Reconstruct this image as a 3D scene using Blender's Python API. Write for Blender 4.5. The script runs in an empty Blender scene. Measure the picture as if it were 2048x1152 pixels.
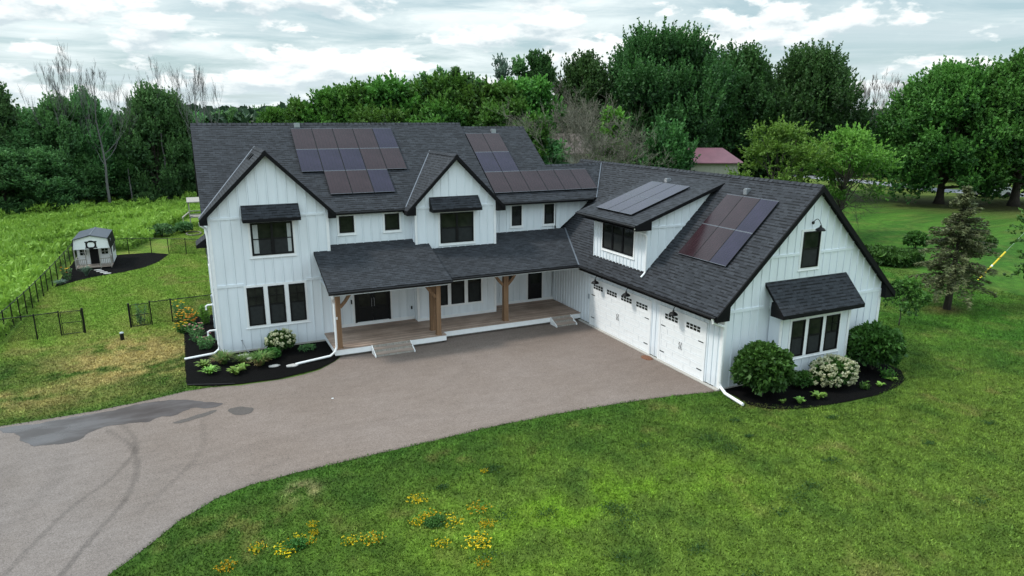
import bpy, math, random
import numpy as np
from mathutils import Vector

random.seed(7)
rad = math.radians
sc = bpy.context.scene
COL = sc.collection

# ------------------------------------------------------------------ nodes
def mat(name):
    m = bpy.data.materials.new(name)
    m.use_nodes = True
    nt = m.node_tree
    return m, nt, nt.nodes['Principled BSDF']

def N(nt, typ, **kw):
    n = nt.nodes.new(typ)
    for k, v in kw.items():
        if k in n.inputs:
            n.inputs[k].default_value = v
        else:
            setattr(n, k, v)
    return n

def ramp(nt, fac, stops):
    r = nt.nodes.new('ShaderNodeValToRGB')
    el = r.color_ramp.elements
    while len(el) < len(stops):
        el.new(0.5)
    for e, (p, c) in zip(el, stops):
        e.position = p
        e.color = (c[0], c[1], c[2], 1) if not isinstance(c, (int, float)) else (c, c, c, 1)
    nt.links.new(fac, r.inputs['Fac'])
    return r.outputs['Color']

def noise(nt, scale, detail=4, rough=0.55, vec=None, dist=0.0):
    n = nt.nodes.new('ShaderNodeTexNoise')
    n.inputs['Scale'].default_value = scale
    n.inputs['Detail'].default_value = detail
    n.inputs['Roughness'].default_value = rough
    n.inputs['Distortion'].default_value = dist
    if vec is not None:
        nt.links.new(vec, n.inputs['Vector'])
    return n.outputs['Fac']

def mixc(nt, fac, a, b, mode='MIX'):
    m = nt.nodes.new('ShaderNodeMix')
    m.data_type = 'RGBA'
    m.blend_type = mode
    for s, v in ((m.inputs['Factor'], fac), (m.inputs['A'], a), (m.inputs['B'], b)):
        if isinstance(v, (int, float)):
            s.default_value = v
        elif isinstance(v, tuple):
            s.default_value = (v[0], v[1], v[2], 1)
        else:
            nt.links.new(v, s)
    return m.outputs['Result']

def math_(nt, op, a, b=None, c=None):
    m = nt.nodes.new('ShaderNodeMath')
    m.operation = op
    for i, v in enumerate((a, b, c)):
        if v is None:
            continue
        if isinstance(v, (int, float)):
            m.inputs[i].default_value = v
        else:
            nt.links.new(v, m.inputs[i])
    return m.outputs[0]

def bump(nt, bs, height, strength=0.3, dist=0.02):
    b = nt.nodes.new('ShaderNodeBump')
    b.inputs['Strength'].default_value = strength
    b.inputs['Distance'].default_value = dist
    nt.links.new(height, b.inputs['Height'])
    nt.links.new(b.outputs['Normal'], bs.inputs['Normal'])

def coord(nt, kind='Object', scale=None, rot=None):
    t = nt.nodes.new('ShaderNodeTexCoord')
    o = t.outputs[kind]
    if scale or rot:
        mp = nt.nodes.new('ShaderNodeMapping')
        if scale:
            mp.inputs['Scale'].default_value = scale
        if rot:
            mp.inputs['Rotation'].default_value = rot
        nt.links.new(o, mp.inputs['Vector'])
        o = mp.outputs['Vector']
    return o

def plain(name, c, rough=0.6, metal=0.0, var=0.12, scale=6.0, spec=0.5, bmp=0.0, stretch=None):
    m, nt, b = mat(name)
    v = coord(nt, 'Object', stretch)
    f = noise(nt, scale, 5, 0.6, v)
    lo = tuple(x * (1 - var) for x in c)
    hi = tuple(min(1, x * (1 + var)) for x in c)
    nt.links.new(ramp(nt, f, [(0.3, lo), (0.7, hi)]), b.inputs['Base Color'])
    b.inputs['Roughness'].default_value = rough
    b.inputs['Metallic'].default_value = metal
    b.inputs['Specular IOR Level'].default_value = spec
    if bmp:
        bump(nt, b, f, bmp)
    return m

M = {}
# painted siding: slight weather streaks running down
def siding(name, c):
    m, nt, b = mat(name)
    v = coord(nt, 'Object', (3.0, 3.0, 0.35))
    f = noise(nt, 1.6, 6, 0.6, v)
    f2 = noise(nt, 0.35, 3, 0.5, coord(nt, 'Object'))
    a = ramp(nt, f, [(0.25, tuple(x * 0.90 for x in c)), (0.75, c)])
    r = ramp(nt, f2, [(0.3, (0.95, 0.95, 0.94)), (0.7, (1, 1, 1))])
    out = mixc(nt, 1.0, a, r, 'MULTIPLY')
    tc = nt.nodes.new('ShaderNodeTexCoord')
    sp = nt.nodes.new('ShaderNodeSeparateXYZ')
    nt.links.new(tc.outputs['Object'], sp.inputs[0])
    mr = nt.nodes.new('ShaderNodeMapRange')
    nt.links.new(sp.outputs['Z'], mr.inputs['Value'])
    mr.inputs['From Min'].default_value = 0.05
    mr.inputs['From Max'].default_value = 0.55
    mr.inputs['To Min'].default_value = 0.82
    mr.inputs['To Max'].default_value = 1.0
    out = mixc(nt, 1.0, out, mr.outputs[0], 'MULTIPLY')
    nt.links.new(out, b.inputs['Base Color'])
    b.inputs['Roughness'].default_value = 0.55
    bump(nt, b, noise(nt, 30, 3, 0.6, coord(nt, 'Object', (1, 1, 0.05))), 0.08, 0.005)
    return m
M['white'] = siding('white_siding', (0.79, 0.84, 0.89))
M['batten_shade'] = plain('siding_batten_shade', (0.40, 0.44, 0.48), 0.8, var=0.25, scale=2)  # shadow line beside each batten, put into the colour
M['emboss_shade'] = plain('door_emboss_shade', (0.63, 0.655, 0.68), 0.7, var=0.1)  # relief shade of the embossed door boards, put into the colour
M['trim'] = plain('white_trim', (0.80, 0.81, 0.82), 0.45, var=0.04)
M['black'] = plain('black_metal', (0.005, 0.005, 0.006), 0.5, var=0.2, spec=0.25)
M['fascia'] = plain('black_fascia', (0.004, 0.004, 0.005), 0.7, var=0.2, spec=0.2)
M['concrete'] = plain('concrete', (0.42, 0.40, 0.37), 0.85, var=0.15, scale=14, bmp=0.2)
M['galv'] = plain('galvanised_metal', (0.35, 0.37, 0.40), 0.4, 0.6, var=0.1)
M['flash'] = plain('flashing', (0.12, 0.135, 0.16), 0.45, 0.3)
M['grey_box'] = plain('grey_enclosure', (0.33, 0.38, 0.42), 0.5)
M['alu'] = plain('panel_frame_aluminium', (0.17, 0.185, 0.21), 0.35, 0.5, var=0.05)
M['curtain'] = plain('curtain', (0.42, 0.45, 0.45), 0.9, var=0.2, scale=10, stretch=(6, 6, 0.4))
M['brown'] = plain('brown_mat', (0.16, 0.07, 0.04), 0.95, var=0.4, scale=30, bmp=0.5)
M['stone'] = plain('flagstone', (0.40, 0.39, 0.38), 0.85, var=0.25, scale=9, bmp=0.3)
M['yellow'] = plain('yellow_plastic', (0.75, 0.55, 0.02), 0.5, var=0.1)
M['pink_roof'] = plain('faded_red_metal_roof', (0.15, 0.065, 0.085), 0.55, var=0.15, scale=1.0)
M['tan_wall'] = plain('tan_metal_wall', (0.36, 0.35, 0.29), 0.7, var=0.05)
M['brown_roof'] = plain('brown_roof', (0.17, 0.13, 0.12), 0.85, var=0.15)
M['grey_wood'] = plain('weathered_wood', (0.30, 0.28, 0.25), 0.85, var=0.3, scale=5, stretch=(4, 4, 1))
M['shed_roof'] = plain('shed_metal_roof', (0.045, 0.055, 0.075), 0.4, var=0.15, scale=2)
M['van_white'] = plain('white_paint', (0.7, 0.72, 0.74), 0.35, var=0.03)

# glass
def glass(name, c, c2, scale):
    m, nt, b = mat(name)
    f = noise(nt, scale, 4, 0.6, coord(nt, 'Object'))
    nt.links.new(ramp(nt, f, [(0.35, c), (0.7, c2)]), b.inputs['Base Color'])
    b.inputs['Roughness'].default_value = 0.05
    b.inputs['Specular IOR Level'].default_value = 0.16
    bump(nt, b, noise(nt, 1.2, 2, 0.5, coord(nt, 'Object')), 0.04, 0.02)
    return m
M['screen'] = plain('insect_screen', (0.024, 0.027, 0.027), 0.8, var=0.2, spec=0.2)
M['glass'] = glass('window_glass', (0.008, 0.011, 0.009), (0.030, 0.034, 0.026), 1.9)

# shingles: brick rows in metres via UV
def shingles(name, a, bcol, tone):
    m, nt, b = mat(name)
    uv = nt.nodes.new('ShaderNodeTexCoord').outputs['UV']
    def brick(sx, w, off, c1, c2, mort, msize):
        mp = nt.nodes.new('ShaderNodeMapping')
        mp.inputs['Location'].default_value = (off, 0, 0)
        nt.links.new(uv, mp.inputs['Vector'])
        br = nt.nodes.new('ShaderNodeTexBrick')
        nt.links.new(mp.outputs['Vector'], br.inputs['Vector'])
        br.inputs['Scale'].default_value = 1.0
        br.inputs['Brick Width'].default_value = w
        br.inputs['Row Height'].default_value = sx
        br.inputs['Mortar Size'].default_value = msize
        br.inputs['Mortar Smooth'].default_value = 0.2
        br.offset = 0.37
        br.inputs['Color1'].default_value = (*c1, 1)
        br.inputs['Color2'].default_value = (*c2, 1)
        br.inputs['Mortar'].default_value = (*mort, 1)
        return br
    b1 = brick(0.143, 0.31, 0.0, a, bcol, tuple(x * 0.45 for x in a), 0.008)
    b2 = brick(0.143, 0.53, 0.17, (0.90, 0.90, 0.91), (1.08, 1.08, 1.08), (0.95, 0.95, 0.95), 0.0)
    c = mixc(nt, 1.0, b1.outputs['Color'], b2.outputs['Color'], 'MULTIPLY')
    sp = nt.nodes.new('ShaderNodeSeparateXYZ')
    nt.links.new(uv, sp.inputs[0])
    fr = math_(nt, 'FRACT', math_(nt, 'DIVIDE', sp.outputs['Y'], 0.143))
    # each course's butt edge painted darker: overlap shadow put into the colour
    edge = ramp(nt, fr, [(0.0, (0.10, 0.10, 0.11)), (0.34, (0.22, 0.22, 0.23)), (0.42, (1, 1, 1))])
    # laminated tabs: only some of the tabs get the painted shadow dash
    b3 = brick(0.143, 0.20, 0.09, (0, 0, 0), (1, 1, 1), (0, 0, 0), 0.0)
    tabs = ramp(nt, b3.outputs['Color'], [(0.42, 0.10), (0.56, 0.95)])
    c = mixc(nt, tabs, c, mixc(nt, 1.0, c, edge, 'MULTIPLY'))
    big = noise(nt, 0.5, 4, 0.6, uv)
    c = mixc(nt, 1.0, c, ramp(nt, big, [(0.3, (0.93, 0.93, 0.94)), (0.7, (1.06, 1.06, 1.05))]), 'MULTIPLY')
    fine = noise(nt, 60, 2, 0.7, uv)
    c = mixc(nt, 1.0, c, ramp(nt, fine, [(0.3, (0.75, 0.75, 0.75)), (0.7, (1.25, 1.25, 1.25))]), 'MULTIPLY')
    nt.links.new(c, b.inputs['Base Color'])
    b.inputs['Roughness'].default_value = 0.85
    b.inputs['Specular IOR Level'].default_value = 0.3
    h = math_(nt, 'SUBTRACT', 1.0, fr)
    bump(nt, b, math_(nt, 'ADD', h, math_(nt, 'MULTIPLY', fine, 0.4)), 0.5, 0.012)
    return m
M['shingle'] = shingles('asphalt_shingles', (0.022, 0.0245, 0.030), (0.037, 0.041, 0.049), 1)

# deck boards / timber
def wood(name, c1, c2, board=None, axis='Y'):
    m, nt, b = mat(name)
    tc = nt.nodes.new('ShaderNodeTexCoord').outputs['Object']
    st = (0.6, 9, 9) if axis == 'Y' else (9, 9, 0.6)
    mp = nt.nodes.new('ShaderNodeMapping')
    mp.inputs['Scale'].default_value = st
    nt.links.new(tc, mp.inputs['Vector'])
    f = noise(nt, 1.4, 6, 0.65, mp.outputs['Vector'], 0.4)
    c = ramp(nt, f, [(0.25, c1), (0.75, c2)])
    if board:
        sp = nt.nodes.new('ShaderNodeSeparateXYZ')
        nt.links.new(tc, sp.inputs[0])
        q = math_(nt, 'DIVIDE', sp.outputs['Y'], board)
        fr = math_(nt, 'FRACT', q)
        gap = ramp(nt, fr, [(0.0, (0.25, 0.22, 0.2)), (0.07, (1, 1, 1)), (0.93, (1, 1, 1)), (1.0, (0.25, 0.22, 0.2))])
        wn = nt.nodes.new('ShaderNodeTexWhiteNoise')
        wn.noise_dimensions = '1D'
        nt.links.new(math_(nt, 'FLOOR', q), wn.inputs['W'])
        c = mixc(nt, 1.0, c, gap, 'MULTIPLY')
        c = mixc(nt, 1.0, c, ramp(nt, wn.outputs['Value'], [(0, (0.75, 0.75, 0.75)), (1, (1.2, 1.2, 1.2))]), 'MULTIPLY')
        big = noise(nt, 0.9, 4, 0.6, tc)
        c = mixc(nt, 1.0, c, ramp(nt, big, [(0.35, (0.75, 0.72, 0.7)), (0.7, (1.15, 1.15, 1.15))]), 'MULTIPLY')
    nt.links.new(c, b.inputs['Base Color'])
    b.inputs['Roughness'].default_value = 0.75
    bump(nt, b, f, 0.2, 0.01)
    return m
M['deck'] = wood('deck_boards', (0.30, 0.215, 0.165), (0.50, 0.38, 0.31), 0.14)
M['timber'] = wood('timber_posts', (0.12, 0.065, 0.032), (0.30, 0.175, 0.095), None, 'Z')
M['step'] = wood('step_boards', (0.24, 0.18, 0.15), (0.40, 0.32, 0.27), None, 'Y')

# solar cells
def solar(name, c1, c2):
    m, nt, b = mat(name)
    uv = nt.nodes.new('ShaderNodeTexCoord').outputs['UV']
    f = noise(nt, 1.1, 3, 0.5, uv)
    c = ramp(nt, f, [(0.3, c1), (0.7, c2)])
    sp = nt.nodes.new('ShaderNodeSeparateXYZ')
    nt.links.new(uv, sp.inputs[0])
    for ax, d in (('X', 0.172), ('Y', 0.086)):
        fr = math_(nt, 'FRACT', math_(nt, 'DIVIDE', sp.outputs[ax], d))
        ln = ramp(nt, fr, [(0.0, (0.35, 0.35, 0.4)), (0.12, (1, 1, 1)), (0.9, (1, 1, 1)), (1.0, (0.35, 0.35, 0.4))])
        c = mixc(nt, 0.55, c, ln, 'MULTIPLY')
    nt.links.new(c, b.inputs['Base Color'])
    b.inputs['Roughness'].default_value = 0.2
    b.inputs['Specular IOR Level'].default_value = 0.3
    return m
M['solar_warm'] = solar('solar_glass_warm', (0.021, 0.009, 0.012), (0.034, 0.017, 0.021))
M['solar_cool'] = solar('solar_glass_cool', (0.013, 0.010, 0.026), (0.024, 0.018, 0.042))

# mulch
m, nt, b = mat('black_mulch')
f = noise(nt, 22, 6, 0.75, coord(nt, 'Object', (1, 1.7, 1)))
nt.links.new(ramp(nt, f, [(0.35, (0.0015, 0.0015, 0.0015)), (0.62, (0.006, 0.0055, 0.0055)), (0.8, (0.026, 0.022, 0.020))]), b.inputs['Base Color'])
b.inputs['Roughness'].default_value = 1.0
b.inputs['Specular IOR Level'].default_value = 0.08
bump(nt, b, f, 1.0, 0.05)
M['mulch'] = m

# driveway: colour attribute 'mark' darkens it (tyre marks, porch band, rims)
m, nt, b = mat('asphalt_driveway')
tc = coord(nt, 'Object')
f1 = noise(nt, 0.25, 5, 0.6, tc)
f2 = noise(nt, 34, 3, 0.85, tc)
f3 = noise(nt, 2.2, 6, 0.7, coord(nt, 'Object', (0.5, 1.3, 1)))
c = ramp(nt, f1, [(0.3, (0.163, 0.126, 0.106)), (0.7, (0.194, 0.155, 0.136))])
c = mixc(nt, 1.0, c, ramp(nt, f3, [(0.3, (0.88, 0.87, 0.86)), (0.7, (1.08, 1.08, 1.08))]), 'MULTIPLY')
c = mixc(nt, 1.0, c, ramp(nt, f2, [(0.32, (0.52, 0.52, 0.52)), (0.5, (1, 1, 1)), (0.68, (1.5, 1.5, 1.5))]), 'MULTIPLY')
at = nt.nodes.new('ShaderNodeAttribute')
at.attribute_name = 'mark'
c = mixc(nt, 1.0, c, at.outputs['Color'], 'MULTIPLY')
nt.links.new(c, b.inputs['Base Color'])
b.inputs['Roughness'].default_value = 0.9
b.inputs['Specular IOR Level'].default_value = 0.3
bump(nt, b, f2, 0.5, 0.01)
M['drive'] = m

m, nt, b = mat('wet_asphalt')
tc = coord(nt, 'Object')
f = noise(nt, 0.8, 5, 0.6, coord(nt, 'Object', (0.6, 1.4, 1)))
nt.links.new(ramp(nt, f, [(0.35, (0.045, 0.036, 0.034)), (0.7, (0.075, 0.062, 0.062))]), b.inputs['Base Color'])
spx = nt.nodes.new('ShaderNodeSeparateXYZ'); nt.links.new(tc, spx.inputs[0])
mrx = nt.nodes.new('ShaderNodeMapRange'); nt.links.new(spx.outputs['X'], mrx.inputs['Value'])
mrx.inputs['From Min'].default_value = -5.4; mrx.inputs['From Max'].default_value = -2.6; mrx.inputs['To Min'].default_value = 0.0; mrx.inputs['To Max'].default_value = 0.5
nt.links.new(math_(nt, 'ADD', ramp(nt, f, [(0.42, 0.45), (0.60, 0.14)]), mrx.outputs[0]), b.inputs['Roughness'])
b.inputs['Specular IOR Level'].default_value = 0.4
M['wet'] = m
m, nt, b = mat('damp_asphalt')
f = noise(nt, 20, 4, 0.7, coord(nt, 'Object'))
nt.links.new(ramp(nt, f, [(0.3, (0.05, 0.04, 0.035)), (0.7, (0.095, 0.078, 0.07))]), b.inputs['Base Color'])
b.inputs['Roughness'].default_value = 0.75
M['damp'] = m

# ground: vertex colour 'zone' times fine variation
m, nt, b = mat('lawn_ground')
at = nt.nodes.new('ShaderNodeAttribute')
at.attribute_name = 'zone'
tc = coord(nt, 'Object')
f1 = noise(nt, 3.0, 6, 0.7, tc)
f2 = noise(nt, 26, 4, 0.8, coord(nt, 'Object', (1, 0.6, 1)))
c = mixc(nt, 1.0, at.outputs['Color'], ramp(nt, f1, [(0.3, (0.72, 0.75, 0.7)), (0.7, (1.25, 1.22, 1.25))]), 'MULTIPLY')
c = mixc(nt, 1.0, c, ramp(nt, f2, [(0.3, (0.45, 0.5, 0.4)), (0.7, (1.5, 1.45, 1.5))]), 'MULTIPLY')
nt.links.new(c, b.inputs['Base Color'])
b.inputs['Roughness'].default_value = 0.95
b.inputs['Specular IOR Level'].default_value = 0.15
bump(nt, b, f2, 0.8, 0.05)
M['ground'] = m

# leaves: face attribute 'tint' picks between dark and light
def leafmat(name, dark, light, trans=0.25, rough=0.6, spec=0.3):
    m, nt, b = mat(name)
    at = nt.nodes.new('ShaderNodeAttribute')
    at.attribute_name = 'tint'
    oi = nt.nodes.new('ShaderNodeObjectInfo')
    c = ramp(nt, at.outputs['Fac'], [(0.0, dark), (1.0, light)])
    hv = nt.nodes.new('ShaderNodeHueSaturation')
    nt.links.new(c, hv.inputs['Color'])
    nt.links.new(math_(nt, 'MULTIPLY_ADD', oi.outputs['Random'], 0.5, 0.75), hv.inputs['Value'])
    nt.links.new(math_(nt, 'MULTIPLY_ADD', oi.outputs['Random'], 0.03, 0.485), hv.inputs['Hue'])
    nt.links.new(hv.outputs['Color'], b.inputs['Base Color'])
    b.inputs['Roughness'].default_value = rough
    b.inputs['Specular IOR Level'].default_value = spec
    tr = nt.nodes.new('ShaderNodeBsdfTranslucent')
    nt.links.new(hv.outputs['Color'], tr.inputs['Color'])
    mx = nt.nodes.new('ShaderNodeMixShader')
    mx.inputs[0].default_value = trans
    out = nt.nodes['Material Output']
    nt.links.new(b.outputs[0], mx.inputs[1])
    nt.links.new(tr.outputs[0], mx.inputs[2])
    nt.links.new(mx.outputs[0], out.inputs['Surface'])
    return m
M['leaf_maple'] = leafmat('maple_leaves', (0.012, 0.039, 0.012), (0.066, 0.166, 0.038))
M['leaf_maple2'] = leafmat('roadside_maple_leaves', (0.019, 0.069, 0.014), (0.108, 0.273, 0.043))
M['leaf_wood'] = leafmat('woodland_leaves', (0.030, 0.083, 0.030), (0.145, 0.315, 0.096))
M['leaf_walnut'] = leafmat('walnut_leaves', (0.019, 0.072, 0.012), (0.106, 0.256, 0.035))
M['leaf_locust'] = leafmat('locust_leaves', (0.055, 0.143, 0.017), (0.187, 0.374, 0.055), 0.35)
M['leaf_pale'] = leafmat('pale_leaves', (0.05, 0.09, 0.06), (0.14, 0.21, 0.15))
M['leaf_lime'] = leafmat('lime_leaves', (0.05, 0.14, 0.015), (0.16, 0.33, 0.04))
M['leaf_bush'] = leafmat('shrub_leaves', (0.014, 0.055, 0.010), (0.075, 0.190, 0.030), 0.2, 0.55, 0.25)
M['leaf_hosta'] = leafmat('hosta_leaves', (0.07, 0.17, 0.02), (0.26, 0.42, 0.08), 0.2, 0.45)
M['leaf_lily'] = leafmat('daylily_blades', (0.04, 0.10, 0.02), (0.16, 0.24, 0.06), 0.2)
M['leaf_tan'] = leafmat('dry_blades', (0.15, 0.12, 0.05), (0.34, 0.26, 0.11), 0.2)
M['leaf_spruce'] = leafmat('spruce_needles', (0.040, 0.055, 0.022), (0.150, 0.175, 0.075), 0.1)
M['leaf_meadow'] = leafmat('meadow_grass', (0.106, 0.218, 0.025), (0.370, 0.605, 0.090), 0.3)
M['leaf_far_haze'] = leafmat('hazy_far_leaves', (0.026, 0.062, 0.036), (0.074, 0.144, 0.072), 0.15)  # distance haze put into the colour as a bluer green
M['petal_white'] = leafmat('hydrangea_petals', (0.42, 0.48, 0.24), (0.80, 0.81, 0.56), 0.3)
M['petal_yellow'] = leafmat('yellow_petals', (0.50, 0.34, 0.01), (0.80, 0.58, 0.02), 0.2)
M['petal_orange'] = leafmat('orange_petals', (0.50, 0.20, 0.01), (0.80, 0.38, 0.02), 0.2)
M['petal_pink'] = leafmat('pink_petals', (0.35, 0.14, 0.14), (0.55, 0.28, 0.26), 0.2)
def bark(name, a, b_):
    m, nt, b = mat(name)
    f = noise(nt, 3, 6, 0.7, coord(nt, 'Object', (4, 4, 0.8)))
    nt.links.new(ramp(nt, f, [(0.3, a), (0.7, b_)]), b.inputs['Base Color'])
    b.inputs['Roughness'].default_value = 0.95
    bump(nt, b, f, 0.7, 0.05)
    return m
M['bark'] = bark('bark', (0.022, 0.018, 0.015), (0.085, 0.072, 0.060))
M['bark_grey'] = bark('dead_bark', (0.075, 0.072, 0.075), (0.17, 0.165, 0.165))
M['bark_tan'] = bark('shrub_twigs', (0.085, 0.082, 0.060), (0.20, 0.19, 0.145))
M['bark_brown'] = bark('dead_twigs_brown', (0.08, 0.065, 0.06), (0.20, 0.165, 0.15))

# grass blades follow colour attribute
m, nt, b = mat('lawn_blades')
at = nt.nodes.new('ShaderNodeAttribute')
at.attribute_name = 'zone'
nt.links.new(at.outputs['Color'], b.inputs['Base Color'])
b.inputs['Roughness'].default_value = 0.7
b.inputs['Specular IOR Level'].default_value = 0.2
M['blades'] = m

# chain link: woven diamonds cut by alpha from a real pattern in metres
m, nt, b = mat('chain_link')
uv = nt.nodes.new('ShaderNodeTexCoord').outputs['UV']
sp = nt.nodes.new('ShaderNodeSeparateXYZ')
nt.links.new(uv, sp.inputs[0])
def stripes(expr):
    fr = math_(nt, 'FRACT', math_(nt, 'DIVIDE', expr, 0.085))
    return math_(nt, 'LESS_THAN', fr, 0.13)
s1 = stripes(math_(nt, 'ADD', sp.outputs['X'], sp.outputs['Y']))
s2 = stripes(math_(nt, 'SUBTRACT', sp.outputs['X'], sp.outputs['Y']))
a = math_(nt, 'MAXIMUM', s1, s2)
b.inputs['Base Color'].default_value = (0.008, 0.008, 0.008, 1)
b.inputs['Roughness'].default_value = 0.5
nt.links.new(a, b.inputs['Alpha'])
M['chain'] = m

# ------------------------------------------------------------------ mesh builder
class MB:
    def __init__(s):
        s.v = []; s.f = []; s.m = []; s.uv = []
    def add(s, vs, fs, mi=0, uvs=None):
        o = len(s.v)
        s.v += [tuple(p) for p in vs]
        for k, f in enumerate(fs):
            s.f.append([i + o for i in f])
            s.m.append(mi)
            s.uv.append(uvs[k] if uvs else None)
    def hexa(s, p, mi=0):
        # p: 8 corners, 0-3 bottom ring, 4-7 top ring
        s.add(p, [(0, 3, 2, 1), (4, 5, 6, 7), (0, 1, 5, 4), (1, 2, 6, 5), (2, 3, 7, 6), (3, 0, 4, 7)], mi)
    def box(s, x0, x1, y0, y1, z0, z1, mi=0):
        s.hexa([(x0, y0, z0), (x1, y0, z0), (x1, y1, z0), (x0, y1, z0), (x0, y0, z1), (x1, y0, z1), (x1, y1, z1), (x0, y1, z1)], mi)
    def prism(s, ring, d, mi=0):
        n = len(ring); d = Vector(d)
        top = [Vector(p) for p in ring]
        bot = [p + d for p in top]
        fs = [tuple(range(n)), tuple(range(2 * n - 1, n - 1, -1))]
        fs += [(i, i + n, (i + 1) % n + n, (i + 1) % n) for i in range(n)]
        s.add(top + bot, fs, mi)
    def tube(s, pts, r, n=8, mi=0, cap=True):
        pts = [Vector(p) for p in pts]
        if isinstance(r, (int, float)):
            r = [r] * len(pts)
        o = len(s.v); ring = []
        up = Vector((0.13, 0.27, 0.95)).normalized()
        for i, p in enumerate(pts):
            t = (pts[min(i + 1, len(pts) - 1)] - pts[max(i - 1, 0)])
            if t.length < 1e-6:
                t = Vector((0, 0, 1))
            t.normalize()
            a = t.cross(up)
            if a.length < 0.1:
                a = t.cross(Vector((1, 0, 0)))
            a.normalize(); b = t.cross(a)
            for k in range(n):
                an = 2 * math.pi * k / n
                s.v.append(tuple(p + a * (r[i] * math.cos(an)) + b * (r[i] * math.sin(an))))
        for i in range(len(pts) - 1):
            for k in range(n):
                s.f.append([o + i * n + k, o + i * n + (k + 1) % n, o + (i + 1) * n + (k + 1) % n, o + (i + 1) * n + k])
                s.m.append(mi); s.uv.append(None)
        if cap:
            s.f.append([o + k for k in range(n)][::-1]); s.m.append(mi); s.uv.append(None)
            e = o + (len(pts) - 1) * n
            s.f.append([e + k for k in range(n)]); s.m.append(mi); s.uv.append(None)
    def lathe(s, c, prof, n=20, axis='Z', mi=0):
        o = len(s.v); c = Vector(c)
        for r, h in prof:
            for k in range(n):
                a = 2 * math.pi * k / n
                q = (r * math.cos(a), r * math.sin(a))
                if axis == 'Z': p = (q[0], q[1], h)
                elif axis == 'X': p = (h, q[0], q[1])
                else: p = (q[0], h, q[1])
                s.v.append(tuple(c + Vector(p)))
        for i in range(len(prof) - 1):
            for k in range(n):
                s.f.append([o + i * n + k, o + i * n + (k + 1) % n, o + (i + 1) * n + (k + 1) % n, o + (i + 1) * n + k])
                s.m.append(mi); s.uv.append(None)
    def build(s, name, mats, parent=None, smooth=False):
        me = bpy.data.meshes.new(name)
        me.from_pydata(s.v, [], s.f)
        if not isinstance(mats, (list, tuple)):
            mats = [mats]
        for x in mats:
            me.materials.append(x)
        if len(mats) > 1:
            me.polygons.foreach_set('material_index', s.m)
        if any(u is not None for u in s.uv):
            ul = me.uv_layers.new(name='UVMap')
            for poly, u in zip(me.polygons, s.uv):
                if u is not None:
                    for li, q in zip(poly.loop_indices, u):
                        ul.data[li].uv = q
        if smooth:
            me.polygons.foreach_set('use_smooth', [True] * len(me.polygons))
        me.update()
        o = bpy.data.objects.new(name, me)
        COL.objects.link(o)
        if parent is not None:
            o.parent = parent
        return o

def empty(name, loc=(0, 0, 0), rz=0):
    o = bpy.data.objects.new(name, None)
    o.location = loc; o.rotation_euler = (0, 0, rz)
    o.empty_display_size = 0.3
    COL.objects.link(o)
    return o

def tag(o, label=None, cat=None, group=None, kind=None):
    if label: o['label'] = label
    if cat: o['category'] = cat
    if group: o['group'] = group
    if kind: o['kind'] = kind
    return o

def np_mesh(name, verts, nper, mats, parent=None, tint=None, colors=None):
    """verts (N*nper,3); every nper consecutive vertices form a face"""
    nf = len(verts) // nper
    me = bpy.data.meshes.new(name)
    me.vertices.add(len(verts))
    me.vertices.foreach_set('co', np.asarray(verts, np.float32).ravel())
    me.loops.add(nf * nper)
    me.loops.foreach_set('vertex_index', np.arange(nf * nper, dtype=np.int32))
    me.polygons.add(nf)
    me.polygons.foreach_set('loop_start', np.arange(0, nf * nper, nper, dtype=np.int32))
    if tint is not None:
        a = me.attributes.new('tint', 'FLOAT', 'FACE')
        a.data.foreach_set('value', np.asarray(tint, np.float32))
    if colors is not None:
        a = me.attributes.new('zone', 'FLOAT_COLOR', 'CORNER')
        cc = np.ones((nf * nper, 4), np.float32)
        cc[:, :3] = np.repeat(colors, nper, axis=0)
        a.data.foreach_set('color', cc.ravel())
    if not isinstance(mats, (list, tuple)):
        mats = [mats]
    for x in mats:
        me.materials.append(x)
    me.update(calc_edges=True)
    o = bpy.data.objects.new(name, me)
    COL.objects.link(o)
    if parent is not None:
        o.parent = parent
    return o

# ------------------------------------------------------------------ value noise
def vnoise(x, y, seed=0):
    xi = np.floor(x).astype(np.int64); yi = np.floor(y).astype(np.int64)
    xf = x - xi; yf = y - yi
    def h(a, b):
        n = (a * 374761393 + b * 668265263 + seed * 974634777) & 0xffffffff
        n = ((n ^ (n >> 13)) * 1274126177) & 0xffffffff
        return ((n ^ (n >> 16)) & 0xffff) / 65535.0
    u = xf * xf * (3 - 2 * xf); v = yf * yf * (3 - 2 * yf)
    return (h(xi, yi) * (1 - u) + h(xi + 1, yi) * u) * (1 - v) + (h(xi, yi + 1) * (1 - u) + h(xi + 1, yi + 1) * u) * v
def fbm(x, y, sc_, seed=0, oct=4):
    t = 0; a = 1; s = 0
    for k in range(oct):
        t = t + a * vnoise(x * sc_ * 2 ** k, y * sc_ * 2 ** k, seed + k); s += a; a *= 0.55
    return t / s
def sstep(a, b, x):
    t = np.clip((x - a) / (b - a), 0, 1)
    return t * t * (3 - 2 * t)
def lerp(a, b, t):
    return a + (np.asarray(b) - a) * t[:, None]

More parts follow.
